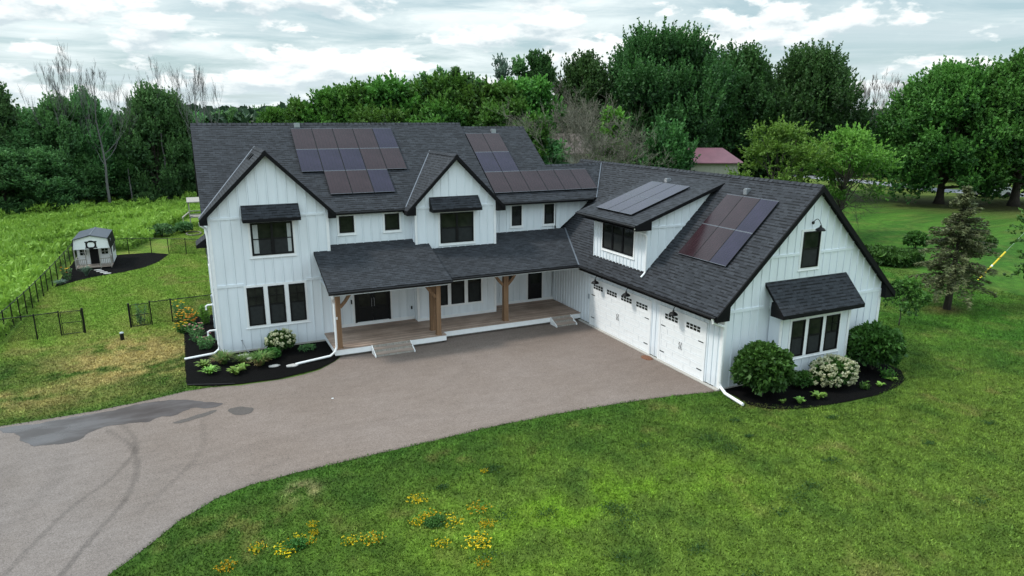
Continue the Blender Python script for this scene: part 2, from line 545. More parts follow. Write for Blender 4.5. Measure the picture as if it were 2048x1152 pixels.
# ------------------------------------------------------------------ ground colours (albedo by zone)
SX = [-40, -9, -7, -5.2, -4.2, -3.17, -2.33, -1.66, -.78, .17, 1.01, 2.18, 5.4, 7.6, 10.3, 13.36, 15.44, 17.07, 17.36]
SY = [-40, -34, -27, -20.5, -17.6, -15.19, -14.28, -13.4, -12.74, -12.35, -12.23, -12.12, -11.93, -11.78, -11.78, -11.96, -12.26, -12.58, -12.62]
NX = [-40, -7.26, -5.81, -4.3, -2.7, -1.5, -.6, .47, 1.98, 3.0, 3.64, 4.43, 4.85, 5.0, 17.36]
NY = [-4.6, -4.62, -4.63, -4.5, -4.25, -3.9, -3.9, -4.17, -4.2, -4.0, -3.74, -3.0, -2.4, -1.2, -1.2]

def meadow_mask(x, y):
    left = (1 - sstep(-9.3, -8.9, x)) * sstep(3, 6, y + 0 * x + (x + 9) * 0.2 + 3)
    e = 2.0 * (fbm(x, y, 0.25, 41, 3) - 0.5)
    back = sstep(0, 1.2, y - (np.where(x < -5.2, 28.5, 28.5 + np.clip(x + 5.2, 0, 4) * 4.5 + np.clip(x + 1.2, 0, 30) * 0.6) + e * 2)) * (1 - sstep(24, 30, x))
    return np.clip(np.maximum(left, back), 0, 1)

def zone_color(x, y):
    x = np.asarray(x, float); y = np.asarray(y, float)
    n1 = fbm(x, y, 0.18, 3); n2 = fbm(x, y, 0.7, 11); n3 = fbm(x, y, 2.2, 17, 3)
    c = np.tile(np.array([[0.048, 0.100, 0.016]]), (len(x), 1))
    olive = np.clip(sstep(-13.6, -16.2, y + 0.06 * (x - 8)) * sstep(0, 5, x) + 0.5 * sstep(0.45, 0.7, n1), 0, 1) * (x < 34)
    c = lerp(c, [0.080, 0.136, 0.023], olive)
    c = lerp(c, [0.030, 0.072, 0.012], 0.6 * sstep(0.52, 0.66, fbm(x, y, 1.3, 23, 3)) * (1 - 0.5 * olive))
    c = lerp(c, [0.125, 0.130, 0.045], 0.75 * sstep(0.55, 0.78, n2) * sstep(0.35, 0.6, n3))
    c = lerp(c, [0.022, 0.062, 0.010], 0.5 * sstep(0.58, 0.75, 1 - n2))
    # vivid patch on the front lawn
    v = np.exp(-(((x - 8.5) / 5.0) ** 2 + ((y + 17.6) / 2.6) ** 2)) * sstep(0.42, 0.62, n2)
    c = lerp(c, [0.110, 0.220, 0.015], 0.75 * v)
    # back right lawn, richer green with long mowing stripes
    r = sstep(27, 36, x + (y + 12) * 0.2)
    st = 0.5 + 0.5 * np.sin((x * 0.35 - y * 1.0) * 1.15)
    rg = lerp(np.tile(np.array([[0.024, 0.092, 0.011]]), (len(x), 1)), [0.052, 0.138, 0.018], st * 0.55 + 0.4 * n1)
    rg = lerp(rg, [0.085, 0.125, 0.030], 0.55 * sstep(0.45, 0.75, n2)); rg = rg * (0.75 + 0.5 * n3)[:, None]
    t = r[:, None] * 0.9
    c = c * (1 - t) + rg * t
    far = sstep(75, 84, x - y * 0.15)
    c = lerp(c, [0.115, 0.160, 0.045], 0.75 * far)
    # fenced yard and play lawn
    yd = sstep(-1, 3.2, y - 2.5) * (1 - sstep(1.5, 4.5, x)) * sstep(-12, -9, x)
    stw = 0.5 + 0.5 * np.sin((x * 1.0 + y * 0.28) * 2.6 + 1.5 * n1)
    yg = lerp(np.tile(np.array([[0.110, 0.205, 0.030]]), (len(x), 1)), [0.190, 0.240, 0.060], 0.75 * stw * sstep(0.3, 0.7, n1) + 0.2 * n2)
    yg = lerp(yg, [0.21, 0.19, 0.085], 0.5 * sstep(0.6, 0.8, n2))
    c = c * (1 - yd[:, None]) + yg * yd[:, None]
    # dry straw bank beside the mulch bed
    d = np.exp(-(((x + 3.7) / 2.9) ** 2 + ((y - 1.2) / 3.9) ** 2)) 
    d = np.maximum(d, 0.8 * np.exp(-(((x + 7.8) / 2.6) ** 2 + ((y + 2.2) / 1.3) ** 2)))
    d = d * sstep(0.30, 0.62, 0.55 * n2 + 0.45 * n3) * (1 - sstep(-2.4, -3.4, y) * 0.0)
    d = d * (1 - 0.85 * np.exp(-(((x + 2.9) / 1.1) ** 2 + ((y + 2.2) / 0.9) ** 2)))
    c = lerp(c, [0.300, 0.245, 0.115], np.clip(d * 1.25, 0, 0.9))
    # bare patch at the drive edge
    bp = np.exp(-(((x - 1.5) / 0.33) ** 2 + ((y + 13.2) / 0.42) ** 2)) * sstep(0.3, 0.6, n3)
    c = lerp(c, [0.40, 0.34, 0.22], np.clip(bp * 1.5, 0, 0.95))
    # lush strip along the drive
    ed = np.interp(x, SX, SY) - y
    lush = (1 - sstep(0.1, 1.1, ed)) * (ed > -0.6) * (x < 18)
    c = lerp(c, [0.030, 0.095, 0.012], 0.55 * lush)
    ed2 = y - np.interp(x, NX, NY)
    lush2 = (1 - sstep(0.1, 0.9, ed2)) * (ed2 > -0.6) * (x < -1)
    c = lerp(c, [0.030, 0.095, 0.012], 0.6 * lush2)
    # spruce needle ring
    sr = np.exp(-(((x - 36.9) / 1.1) ** 2 + ((y + 8.9) / 0.8) ** 2))
    c = lerp(c, [0.10, 0.07, 0.04], 0.7 * sr)
    # shade below the roadside maples, painted into the ground colour
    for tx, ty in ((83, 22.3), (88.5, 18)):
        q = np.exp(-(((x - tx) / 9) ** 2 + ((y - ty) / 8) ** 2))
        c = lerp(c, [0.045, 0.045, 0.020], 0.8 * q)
    mm = meadow_mask(x, y)
    mg = lerp(np.tile(np.array([[0.065, 0.170, 0.020]]), (len(x), 1)), [0.16, 0.28, 0.05], sstep(0.3, 0.7, n1))
    c = c * (1 - mm[:, None]) + mg * mm[:, None]
    n5 = fbm(x, y, 4.5, 33, 2)
    k5 = 1 - 0.6 * yd
    return c * np.array([[1.08, 1.02, 0.82]]) * (1 + k5 * (0.40 * sstep(0.25, 0.75, n5) - .16))[:, None]
# ================================================================== SETTING
def axis(fine0, fine1, step, far):
    a = list(np.arange(fine0, fine1, step))
    hi = [fine1]; st = step
    while hi[-1] < far:
        st *= 1.28; hi.append(hi[-1] + st)
    lo = [fine0]; st = step
    while lo[-1] > -far:
        st *= 1.28; lo.append(lo[-1] - st)
    return np.array(lo[:0:-1] + a + hi)
gx = axis(-22, 62, 0.28, 3500); gy = axis(-26, 60, 0.28, 3500)
X, Y = np.meshgrid(gx, gy)
nx, ny = len(gx), len(gy)
V = np.stack([X.ravel(), Y.ravel(), np.zeros(nx * ny)], 1)
idx = np.arange(nx * ny).reshape(ny, nx)
F = np.stack([idx[:-1, :-1].ravel(), idx[:-1, 1:].ravel(), idx[1:, 1:].ravel(), idx[1:, :-1].ravel()], 1)
me = bpy.data.meshes.new('ground')
me.vertices.add(len(V)); me.vertices.foreach_set('co', V.astype(np.float32).ravel())
me.loops.add(len(F) * 4); me.loops.foreach_set('vertex_index', F.astype(np.int32).ravel())
me.polygons.add(len(F)); me.polygons.foreach_set('loop_start', np.arange(0, len(F) * 4, 4, dtype=np.int32))
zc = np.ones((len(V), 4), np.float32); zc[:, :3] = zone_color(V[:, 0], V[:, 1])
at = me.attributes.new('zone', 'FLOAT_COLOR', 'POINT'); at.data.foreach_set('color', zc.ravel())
me.materials.append(M['ground']); me.update(calc_edges=True)
ground = bpy.data.objects.new('ground', me); COL.objects.link(ground); tag(ground, kind='structure')

# driveway: structured sheet between its two edges, wobbling rims
dx = np.concatenate([np.arange(-40, -12, 0.6), np.arange(-12, 17.36, 0.1)])
nt_ = 130
T = np.linspace(0, 1, nt_)
ys = np.interp(dx, SX, SY) + 0.10 * (fbm(dx, dx * 0, 1.3, 5) - .5); yn = np.interp(dx, NX, NY) + 0.08 * (fbm(dx, dx * 0, 1.6, 9) - .5)
DX = np.repeat(dx[:, None], nt_, 1); DY = ys[:, None] * (1 - T)[None] + yn[:, None] * T[None]
V = np.stack([DX.ravel(), DY.ravel(), np.full(DX.size, 0.012)], 1)
idx = np.arange(DX.size).reshape(len(dx), nt_)
F = np.stack([idx[:-1, :-1].ravel(), idx[1:, :-1].ravel(), idx[1:, 1:].ravel(), idx[:-1, 1:].ravel()], 1)
me = bpy.data.meshes.new('driveway')
me.vertices.add(len(V)); me.vertices.foreach_set('co', V.astype(np.float32).ravel())
me.loops.add(len(F) * 4); me.loops.foreach_set('vertex_index', F.astype(np.int32).ravel())
me.polygons.add(len(F)); me.polygons.foreach_set('loop_start', np.arange(0, len(F) * 4, 4, dtype=np.int32))
def curve_pts(pts, n=60):
    pts = np.array(pts, float); t = np.linspace(0, len(pts) - 1.001, n)
    out = []
    for q in t:
        i = int(q); f = q - i
        p0 = pts[max(i - 1, 0)]; p1 = pts[i]; p2 = pts[min(i + 1, len(pts) - 1)]; p3 = pts[min(i + 2, len(pts) - 1)]
        out.append(0.5 * ((2 * p1) + (p2 - p0) * f + (2 * p0 - 5 * p1 + 4 * p2 - p3) * f * f + (3 * p1 - p0 - 3 * p2 + p3) * f ** 3))
    return np.array(out)
P2 = V[:, :2]
mk = np.ones(len(V))
warm = np.zeros(len(V))
def stroke(pts, w, depth, soft=0.12):
    c = curve_pts(pts); d = np.full(len(P2), 9.0)
    for a, b in zip(c[:-1], c[1:]):
        ab = b - a; L = max((ab ** 2).sum(), 1e-9)
        t = np.clip(((P2 - a) @ ab) / L, 0, 1)
        d = np.minimum(d, np.hypot(*(P2 - (a + t[:, None] * ab)).T))
    k = 1 - sstep(w, w + soft, d)
    k *= 0.6 + 0.4 * vnoise(P2[:, 0] * 1.7, P2[:, 1] * 1.7, 8)
    global mk
    mk = mk * (1 - depth * k)
stroke([(-3.89, -6.56), (-3.11, -8.05), (-2.84, -9.61), (-2.93, -11.16), (-3.19, -12.16), (-3.75, -13.6), (-4.6, -16)], .045, .34, .07)
stroke([(-3.47, -6.25), (-3.01, -7.7), (-3.0, -8.81), (-3.52, -10.28), (-4.26, -11.39), (-4.9, -12.9), (-6, -16)], .045, .26, .07)
stroke([(-0.96, -6.98), (-0.93, -8.66), (-1.25, -10.01), (-1.93, -11.33), (-2.7, -12.6)], .06, .16, .08)
stroke([(-5.1, -7.6), (-4.9, -9.2), (-5.4, -11.0), (-6.2, -12.8)], .15, .09)
stroke([(-6.4, -8.2), (-6.1, -10.0), (-6.6, -12.0)], .2, .08)
stroke([(-2.3, -10.6), (0.5, -9.9), (3, -9.7), (6, -9.9)], .25, .05)
stroke([(1.2, -11.2), (0.2, -12.0), (-1.2, -12.9), (-2.6, -14.6)], .18, .07)
stroke([(3, -6.0), (6, -5.3), (10, -4.6), (15, -4.1)], .5, .05, .8)
stroke([(8, -7.5), (9.2, -6.4), (9.5, -5.4)], .12, .07)
# darker band below the porch
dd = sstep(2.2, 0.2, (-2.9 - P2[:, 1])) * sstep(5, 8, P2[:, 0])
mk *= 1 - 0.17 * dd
# lighter, greyer toward the road
mc = np.ones((len(V), 4), np.float32); g = sstep(2, -6, P2[:, 0] + (P2[:, 1] + 10) * 0.5)
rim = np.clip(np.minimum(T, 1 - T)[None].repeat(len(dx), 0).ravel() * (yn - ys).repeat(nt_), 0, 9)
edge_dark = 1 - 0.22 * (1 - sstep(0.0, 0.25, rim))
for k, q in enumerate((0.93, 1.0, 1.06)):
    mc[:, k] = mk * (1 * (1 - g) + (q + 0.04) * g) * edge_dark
at = me.attributes.new('mark', 'FLOAT_COLOR', 'POINT'); at.data.foreach_set('color', mc.ravel())
me.materials.append(M['drive']); me.update(calc_edges=True)
drv = bpy.data.objects.new('driveway', me); COL.objects.link(drv); tag(drv, kind='structure')

def blob_sheet(name, pts, z, m, kind='structure', wob=0.06, seed=1, n=160, thick=0):
    pts = list(pts) + [pts[0]]
    ring = []
    tot = len(pts) - 1
    for i in range(tot):
        a = np.array(pts[i]); b = np.array(pts[i + 1])
        k = max(2, int(np.hypot(*(b - a)) / 0.08))
        for q in range(k):
            ring.append(a + (b - a) * q / k)
    ring = np.array(ring)
    for _ in range(4):
        ring = (np.roll(ring, 1, 0) + 2 * ring + np.roll(ring, -1, 0)) / 4
    o = fbm(ring[:, 0] + 50, ring[:, 1], 1.8, seed, 4) - .5; o2 = fbm(ring[:, 0], ring[:, 1] + 50, 1.8, seed + 3, 4) - .5
    ring = ring + np.stack([o, o2], 1) * wob * 4
    mb = MB()
    if thick:
        mb.prism([(p[0], p[1], z) for p in ring], (0, 0, -thick))
    else:
        mb.add([(p[0], p[1], z) for p in ring], [tuple(range(len(ring)))])
    o = mb.build(name, m)
    if kind: tag(o, kind=kind)
    return o
blob_sheet('wet_patch', [(-7.6, -4.72), (-5.73, -4.88), (-4.25, -4.82), (-2.68, -4.55), (-1.9, -4.6), (-1.35, -4.95), (-0.75, -5.35), (-0.2, -5.75), (-0.45, -6.0), (-1.0, -5.85), (-1.25, -5.7), (-1.6, -5.95), (-1.9, -6.3), (-2.3, -6.1), (-2.7, -6.45), (-3.3, -6.25), (-3.9, -6.15), (-4.4, -6.45), (-4.7, -6.9), (-5.2, -7.05), (-5.9, -6.75), (-6.3, -6.3), (-6.6, -5.6), (-7.1, -5.1)], 0.018, M['wet'], wob=.10, seed=4)
blob_sheet('damp_patch', [(-0.12, -6.55), (0.24, -6.25), (0.8, -6.72), (0.62, -7.2), (0.1, -7.05)], 0.018, M['damp'], wob=.06, seed=6)
blob_sheet('damp_patch', [(-2.0, -6.75), (-1.2, -6.5), (-0.5, -6.25), (-0.35, -6.35), (-1.0, -6.75), (-1.7, -7.0)], 0.018, M['damp'], wob=.07, seed=9)

# mulch beds
blob_sheet('mulch_bed', [(-1.45, -3.3), (-1.49, 0), (-1.52, 4.7), (-2.05, 6.7), (-0.6, 7.0), (.6, 7.0), (.6, .6), (4.9, .6), (4.9, -2.2), (4.45, -2.95), (3.64, -3.66), (1.98, -4.1), (.47, -4.05), (-.5, -3.85)], 0.03, M['mulch'], wob=.02, seed=2)
blob_sheet('mulch_bed', [(17.38, -12.2), (17.5, -13.3), (17.35, -14.1), (17.75, -14.7), (18.63, -15.12), (20.19, -15.4), (22.42, -15.52), (24.0, -15.28), (24.97, -14.87), (25.82, -14.1), (25.95, -13.3), (25.6, -12.2)], 0.03, M['mulch'], wob=.02, seed=3)
blob_sheet('mulch_bed', [(-8.75, 17.7), (-8.15, 18.6), (-7.06, 19.8), (-6.03, 20.35), (-5.13, 20.77), (-3.95, 21.9), (-3.2, 23.4), (-2.5, 26.3), (-3.7, 27.6), (-5.68, 27.75), (-8.75, 27.0), (-8.8, 22)], 0.03, M['mulch'], wob=.03, seed=7)
# gravel lane beyond the back lawn
mb = MB()
lane = curve_pts([(101, 62), (100.5, 52), (101, 44), (99.5, 36), (99.8, 31), (103, 24), (108, 16), (114, 5), (120, -8)], 50)
vs = []
for i, p in enumerate(lane):
    q = lane[min(i + 1, len(lane) - 1)] - lane[max(i - 1, 0)]; q = q / np.hypot(*q); nn = np.array((-q[1], q[0]))
    vs += [(p[0] + nn[0] * 2.6, p[1] + nn[1] * 2.6, 0.03), (p[0] - nn[0] * 2.6, p[1] - nn[1] * 2.6, 0.03)]
mb.add(vs, [(2 * i, 2 * i + 1, 2 * i + 3, 2 * i + 2) for i in range(len(lane) - 1)])
M['lane'] = plain('lane_gravel', (0.24, 0.25, 0.28), 0.9, var=0.15, scale=2)
tag(mb.build('lane', M['lane']), kind='structure')

# ================================================================== HOUSE
house = empty('farmhouse', (0, 0, 0))
tag(house, 'white board and batten farmhouse with black roof, solar panels, timber porch and attached garage', 'house')

class Face:
    """a wall plane: front(c) looks toward -Y at y=c, west(c) looks toward -X at x=c"""
    def __init__(s, kind, c): s.k = kind; s.c = c
    def P(s, u, z, d):
        if s.k == 'front': return (u, s.c - d, z)
        if s.k == 'west': return (s.c - d, u, z)
        if s.k == 'east': return (s.c + d, u, z)
        return (u, s.c + d, z)
    def box(s, mb, u0, u1, z0, z1, d0, d1, mi=0):
        P = s.P
        mb.hexa([P(u0, z0, d0), P(u1, z0, d0), P(u1, z0, d1), P(u0, z0, d1), P(u0, z1, d0), P(u1, z1, d0), P(u1, z1, d1), P(u0, z1, d1)], mi)

def wall(face, poly, thick=0.2, holes=(), bands=(), step=0.405, u_off=0.0, z0=None, corner=True, parent=None, mats=None, bat=0.032):
    """poly: (u,z) ring. Board and batten relief follows the outline; holes (u0,u1,z0,z1) stay clear."""
    mb = MB()
    ring = [face.P(u, z, 0) for u, z in poly]
    d = Vector(face.P(0, 0, -thick)) - Vector(face.P(0, 0, 0))
    mb.prism(ring, d)
    us = [p[0] for p in poly]; u0, u1 = min(us), max(us)
    def span(u):
        zs = []
        n = len(poly)
        for i in range(n):
            (a, za), (b, zb) = poly[i], poly[(i + 1) % n]
            if (a - u) * (b - u) < 0:
                zs.append(za + (zb - za) * (u - a) / (b - a))
        return (min(zs), max(zs)) if len(zs) >= 2 else None
    u = u0 + 0.06 + u_off
    k = 0
    while u < u1 - 0.03:
        s = span(u)
        if s:
            segs = [list(s)]
            for h in holes:
                if h[0] - 0.03 < u < h[1] + 0.03:
                    new = []
                    for a, b in segs:
                        if h[3] <= a or h[2] >= b: new.append([a, b]); continue
                        if h[2] > a: new.append([a, h[2]])
                        if h[3] < b: new.append([h[3], b])
                    segs = new
            for a, b in segs:
                if b - a > 0.05:
                    face.box(mb, u - 0.025, u + 0.025, a + 0.002, b - 0.002, -0.01, bat)
                    face.box(mb, u + 0.025, u + 0.038, a + 0.002, b - 0.002, -0.01, 0.003, 1)  # painted shadow strip along one side of the batten
        u += step; k += 1
    for bz, bu0, bu1, bh in bands:
        cuts = sorted([(h[0], h[1]) for h in holes if h[2] < bz + bh and h[3] > bz])
        a = bu0
        for c0, c1 in cuts + [(bu1, bu1)]:
            if c0 - a > 0.05: face.box(mb, a, c0, bz, bz + bh, -0.01, bat + 0.008)
            a = max(a, c1)
    for bz, bu0, bu1, bh in bands:
        pass
    return mb.build('wall', mats or [M['white'], M['batten_shade']], parent or house)

def window(face, u0, u1, z0, z1, cols=1, rail=0.5, grid=None, trim=0.10, parent=None, curtain=False, sill=True, name='window', screen=True):
    """black frame with sashes; child pane(s), child trim"""
    mb = MB(); fw = 0.055
    for a, b, c, d in ((u0, u1, z0, z0 + fw), (u0, u1, z1 - fw, z1), (u0, u0 + fw, z0 + fw, z1 - fw), (u1 - fw, u1, z0 + fw, z1 - fw)):
        face.box(mb, a, b, c, d, -0.005, 0.055)
    w = (u1 - u0) / cols
    for i in range(1, cols):
        face.box(mb, u0 + i * w - 0.05, u0 + i * w + 0.05, z0 + fw, z1 - fw, -0.005, 0.052)
    for i in range(cols):
        a = u0 + i * w + (fw if i == 0 else 0.05); b = u0 + (i + 1) * w - (fw if i == cols - 1 else 0.05)
        zr = z0 + (z1 - z0) * rail
        if rail:
            face.box(mb, a, b, zr - 0.02, zr + 0.02, -0.005, 0.045)
            # lower sash stands proud and catches a thin light line
            face.box(mb, a, a + 0.025, z0 + fw, zr - 0.02, -0.005, 0.04); face.box(mb, b - 0.025, b, z0 + fw, zr - 0.02, -0.005, 0.04)
        if grid:
            gc, gr, where = grid
            zb = zr + 0.02 if where == 'upper' else z0 + fw
            for q in range(1, gc):
                uu = a + (b - a) * q / gc
                face.box(mb, uu - 0.009, uu + 0.009, zb, z1 - fw, -0.004, 0.036)
            for q in range(1, gr):
                zz = zb + (z1 - fw - zb) * q / gr
                face.box(mb, a, b, zz - 0.009, zz + 0.009, -0.004, 0.034)
    o = mb.build(name, M['black'], parent or house)
    g = MB()
    g.add([face.P(u0 + .02, z0 + .02, 0.012), face.P(u1 - .02, z0 + .02, 0.012), face.P(u1 - .02, z1 - .02, 0.012), face.P(u0 + .02, z1 - .02, 0.012)], [(0, 1, 2, 3)])
    if screen and rail:
        zr = z0 + (z1 - z0) * rail
        g.add([face.P(u0 + .05, z0 + .05, 0.016), face.P(u1 - .05, z0 + .05, 0.016), face.P(u1 - .05, zr, 0.016), face.P(u0 + .05, zr, 0.016)], [(0, 1, 2, 3)], 1)
    g.build('pane', [M['glass'], M['screen']], o)
    if trim:
        t = MB(); tw = trim
        face.box(t, u0 - tw, u0 - 0.001, z0 - tw, z1 + tw, -0.005, 0.034)
        face.box(t, u1 + 0.001, u1 + tw, z0 - tw, z1 + tw, -0.005, 0.034)
        face.box(t, u0, u1, z1 + 0.001, z1 + tw, -0.005, 0.033)
        face.box(t, u0, u1, z0 - tw, z0 - 0.001, -0.005, 0.033)
        if sill: face.box(t, u0 - tw - .02, u1 + tw + .02, z0 - tw - 0.035, z0 - tw - 0.001, -0.005, 0.055)
        t.build('trim', M['trim'], o)
    if curtain:
        for a, b in ((u0 + .09, u0 + .30), (u1 - .24, u1 - .08)):
            c = MB(); n = 10
            for q in range(n):
                x0 = a + (b - a) * q / n; x1 = a + (b - a) * (q + 1) / n
                d0, d1 = (0.016, 0.024) if q % 2 else (0.024, 0.016)
                c.add([face.P(x0, z0 + .09, d0), face.P(x1, z0 + .09, d1), face.P(x1, z1 - .09, d1), face.P(x0, z1 - .09, d0)], [(0, 1, 2, 3)])
            c.build('curtain', M['curtain'], o)
    return o

def roof(pts, name='roof', thick=0.15, u=None, parent=None, fas=None, v0=0.0):
    """slab whose first edge pts[0]->pts[1] runs along the eave; shingled top, black edges and soffit"""
    p = [Vector(q) for q in pts]
    ue = (p[1] - p[0]).normalized() if u is None else Vector(u).normalized()
    nrm = Vector((0, 0, 0))
    for i in range(len(p)):
        a, b = p[i], p[(i + 1) % len(p)]
        nrm += a.cross(b)
    nrm.normalize()
    if nrm.z < 0: nrm = -nrm
    ve = nrm.cross(ue)
    if ve.z < 0: ve = -ve
    uv = [((q - p[0]).dot(ue), (q - p[0]).dot(ve) + v0) for q in p]
    mb = MB()
    mb.add(p, [tuple(range(len(p)))], 0, [uv])
    low = [q - Vector((0, 0, thick)) for q in p]
    n = len(p)
    mb.add(p + low, [(i, i + n, (i + 1) % n + n, (i + 1) % n) for i in range(n)] + [tuple(range(2 * n - 1, n - 1, -1))], 1)
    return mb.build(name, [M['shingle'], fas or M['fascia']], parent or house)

def gutter(pts, r=0.055, parent=None):
    mb = MB(); mb.tube(pts, r, 8)
    return mb.build('gutter', M['black'], parent or house)

def cap(a, b, w=0.14, parent=None, name='ridge_cap', m=None, h=0.02):
    """row of overlapping cap shingles along a ridge"""
    a = Vector(a); b = Vector(b); L = (b - a).length; t = (b - a) / L
    s = t.cross(Vector((0, 0, 1))).normalized()
    mb = MB(); n = int(L / 0.25)
    for i in range(n):
        p = a + t * (L * i / n); q = a + t * (L * (i + 1) / n + 0.02)
        z = Vector((0, 0, h + 0.006 * (i % 2)))
        dz = Vector((0, 0, -w * 0.8))
        mb.add([p + z, q + z, q + s * w + z + dz, p + s * w + z + dz, q - s * w + z + dz, p - s * w + z + dz], [(0, 1, 2, 3), (1, 0, 5, 4)], 0,
               [[(0, i * .3), (0, i * .3 + .13), (.15, i * .3 + .13), (.15, i * .3)]] * 2)
    return mb.build(name, m or M['shingle'], parent or house)

def strip(a, b, w, m, name, up=(0, 0, 1), lift=0.012, parent=None):
    a = Vector(a); b = Vector(b); t = (b - a).normalized(); s = t.cross(Vector(up)).normalized() * w / 2
    z = Vector((0, 0, lift))
    mb = MB()
    mb.hexa([a - s + z * .2, b - s + z * .2, b + s + z * .2, a + s + z * .2, a - s + z, b - s + z, b + s + z, a + s + z])
    return mb.build(name, m, parent or house)

mM = 0.7137                                 # main pitch
def zmain(y): return 6.06 + mM * (y - 0.247)
def zright(y): return 6.06 + mM * (y - 0.433) - 0.02
mG = 0.9707
def zgar(x): return 3.138 + mG * (x - 16.713)
mL = 0.996
OV = 0.26

# ---- left wing (front gable)
F0 = Face('front', 0.0)
tri_w = [(1.28, 1.985), (2.18, 2.885), (3.075, 3.78)]
holes0 = [(1.57, 3.54, 4.25, 5.93), (1.18, 3.88, 1.06, 3.06), (1.36, 3.76, 5.93, 6.60)]
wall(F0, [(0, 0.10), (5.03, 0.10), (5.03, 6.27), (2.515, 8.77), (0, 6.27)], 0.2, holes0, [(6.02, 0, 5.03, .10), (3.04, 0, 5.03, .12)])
window(F0, 1.67, 3.44, 4.37, 5.82, cols=2, rail=0.5, curtain=True)
for a, b in tri_w: window(F0, a, b, 1.19, 2.95, grid=(2, 2, 'upper'), rail=0.52, trim=0)
mb = MB()
F0.box(mb, 1.18, 3.88, 2.951, 3.055, -.005, .033); F0.box(mb, 1.18, 3.88, 1.085, 1.189, -.005, .033); F0.box(mb, 1.14, 3.92, 1.05, 1.084, -.005, .055)
for a, b in ((1.18, 1.279), (1.986, 2.179), (2.886, 3.074), (3.781, 3.88)): F0.box(mb, a, b, 1.19, 2.95, -.005, .033)
mb.build('window_trim', M['trim'], house)
mb = MB()                                    # corner boards
F0.box(mb, -0.022, .10, .10, 6.01, -.005, .044); mb.build('corner_board', M['trim'], house)
mb = MB(); F0.box(mb, 4.93, 5.052, .42, 6.01, -.005, .044); mb.build('corner_board', M['trim'], house)
mb = MB(); mb.box(-.02, 5.05, -.035, .3, -.05, .10); mb.build('foundation', M['concrete'], house)
# side wall of the wing east of the bump + west gable wall of the whole house
FW = Face('west', 0.0)
wall(FW, [(0.202, 0.10), (11.0, 0.10), (11.0, 5.95), (5.75, 9.78), (0.55, 6.10), (0.202, 6.12)], 0.2, [(7.5, 8.6, .3, 3.9)], [(3.04, 0, 11, .12), (6.02, .3, 10.8, .1)])
wall(Face('east', 5.03), [(0.202, 0.10), (0.488, 0.10), (0.488, 6.2), (0.202, 6.2)], 0.2)
roof([(-.33, 0.29 + .0, 6.09), (-.33, -OV, 6.09), (2.515, -OV, 8.92), (2.515, 4.26, 8.92)])
roof([(5.36, -OV, 6.09), (5.36, 0.29, 6.09), (2.515, 4.26, 8.92), (2.515, -OV, 8.92)])
cap((2.515, -OV, 8.92), (2.515, 4.2, 8.92))
strip((-.33, .29, 6.09), (2.515, 4.26, 8.92), .05, M['flash'], 'valley_flashing', lift=.03)
# ---- barge boards
def barge(pts, w=.22, t=.04, parent=None):
    """sloping black board hanging under a rake: pts top line"""
    mb = MB()
    for a, b in zip(pts[:-1], pts[1:]):
        a = Vector(a); b = Vector(b)
        mb.hexa([a + Vector((0, 0, -w)), b + Vector((0, 0, -w)), b + Vector((0, t, -w)), a + Vector((0, t, -w)),
                 a + Vector((0, 0, -.012)), b + Vector((0, 0, -.012)), b + Vector((0, t, -.012)), a + Vector((0, t, -.012))])
    return mb.build('barge_board', M['fascia'], parent or house)
barge([(-.33, -OV - .042, 6.09), (2.515, -OV - .042, 8.92), (5.36, -OV - .042, 6.09)])
def ret(x0, x1, y0, y1, z0, z1):            # boxed eave return
    mb = MB()
    s = (x1 - x0)
    mb.hexa([(x0, y0, z0), (x1, y0, z0), (x1, y1, z0), (x0, y1, z0), (x0, y0, z0 + .10), (x1, y0, z1), (x1, y1, z1), (x0, y1, z0 + .10)])
    return mb.build('eave_return', M['fascia'], house)
ret(-.32, .0, -OV, .28, 5.86, 6.22); ret(5.35, 5.03, -OV, .28, 5.86, 6.22)

# ---- main block
FM = Face('front', 0.49)
wall(FM, [(5.03, 0.42), (9.2, 0.42), (9.2, 6.10), (5.03, 6.10)], 0.2, [(5.5, 6.4, 4.92, 5.95), (7.66, 8.6, 4.9, 5.93), (6.02, 7.98, .42, 2.9)])
window(FM, 5.61, 6.30, 5.04, 5.83, rail=0); window(FM, 7.78, 8.49, 5.03, 5.82, rail=0)
roof([(-.21, .247, 6.06), (13.70, .247, 6.06), (13.70, 5.77, 10.0), (-.21, 5.77, 10.0)])
roof([(13.70, 11.29, 6.06), (-.21, 11.29, 6.06), (-.21, 5.77, 10.0), (13.70, 5.77, 10.0)])
cap((-.21, 5.77, 10.0), (13.70, 5.77, 10.0))
gutter([(5.3, .21, 5.99), (8.75, .21, 5.99)])
mb = MB(); mb.box(.15, 13.4, .7, 10.9, .3, 5.9); mb.build('wall', M['white'], house)
wall(Face('east', 13.42), [(.5, 5.6), (11.0, 5.6), (11.0, 5.95), (5.75, 9.78), (.5, 6.05)], 0.1)
wall(Face('back', 11.0), [(0, .1), (17.4, .1), (17.4, 6.05), (0, 6.05)], 0.2)
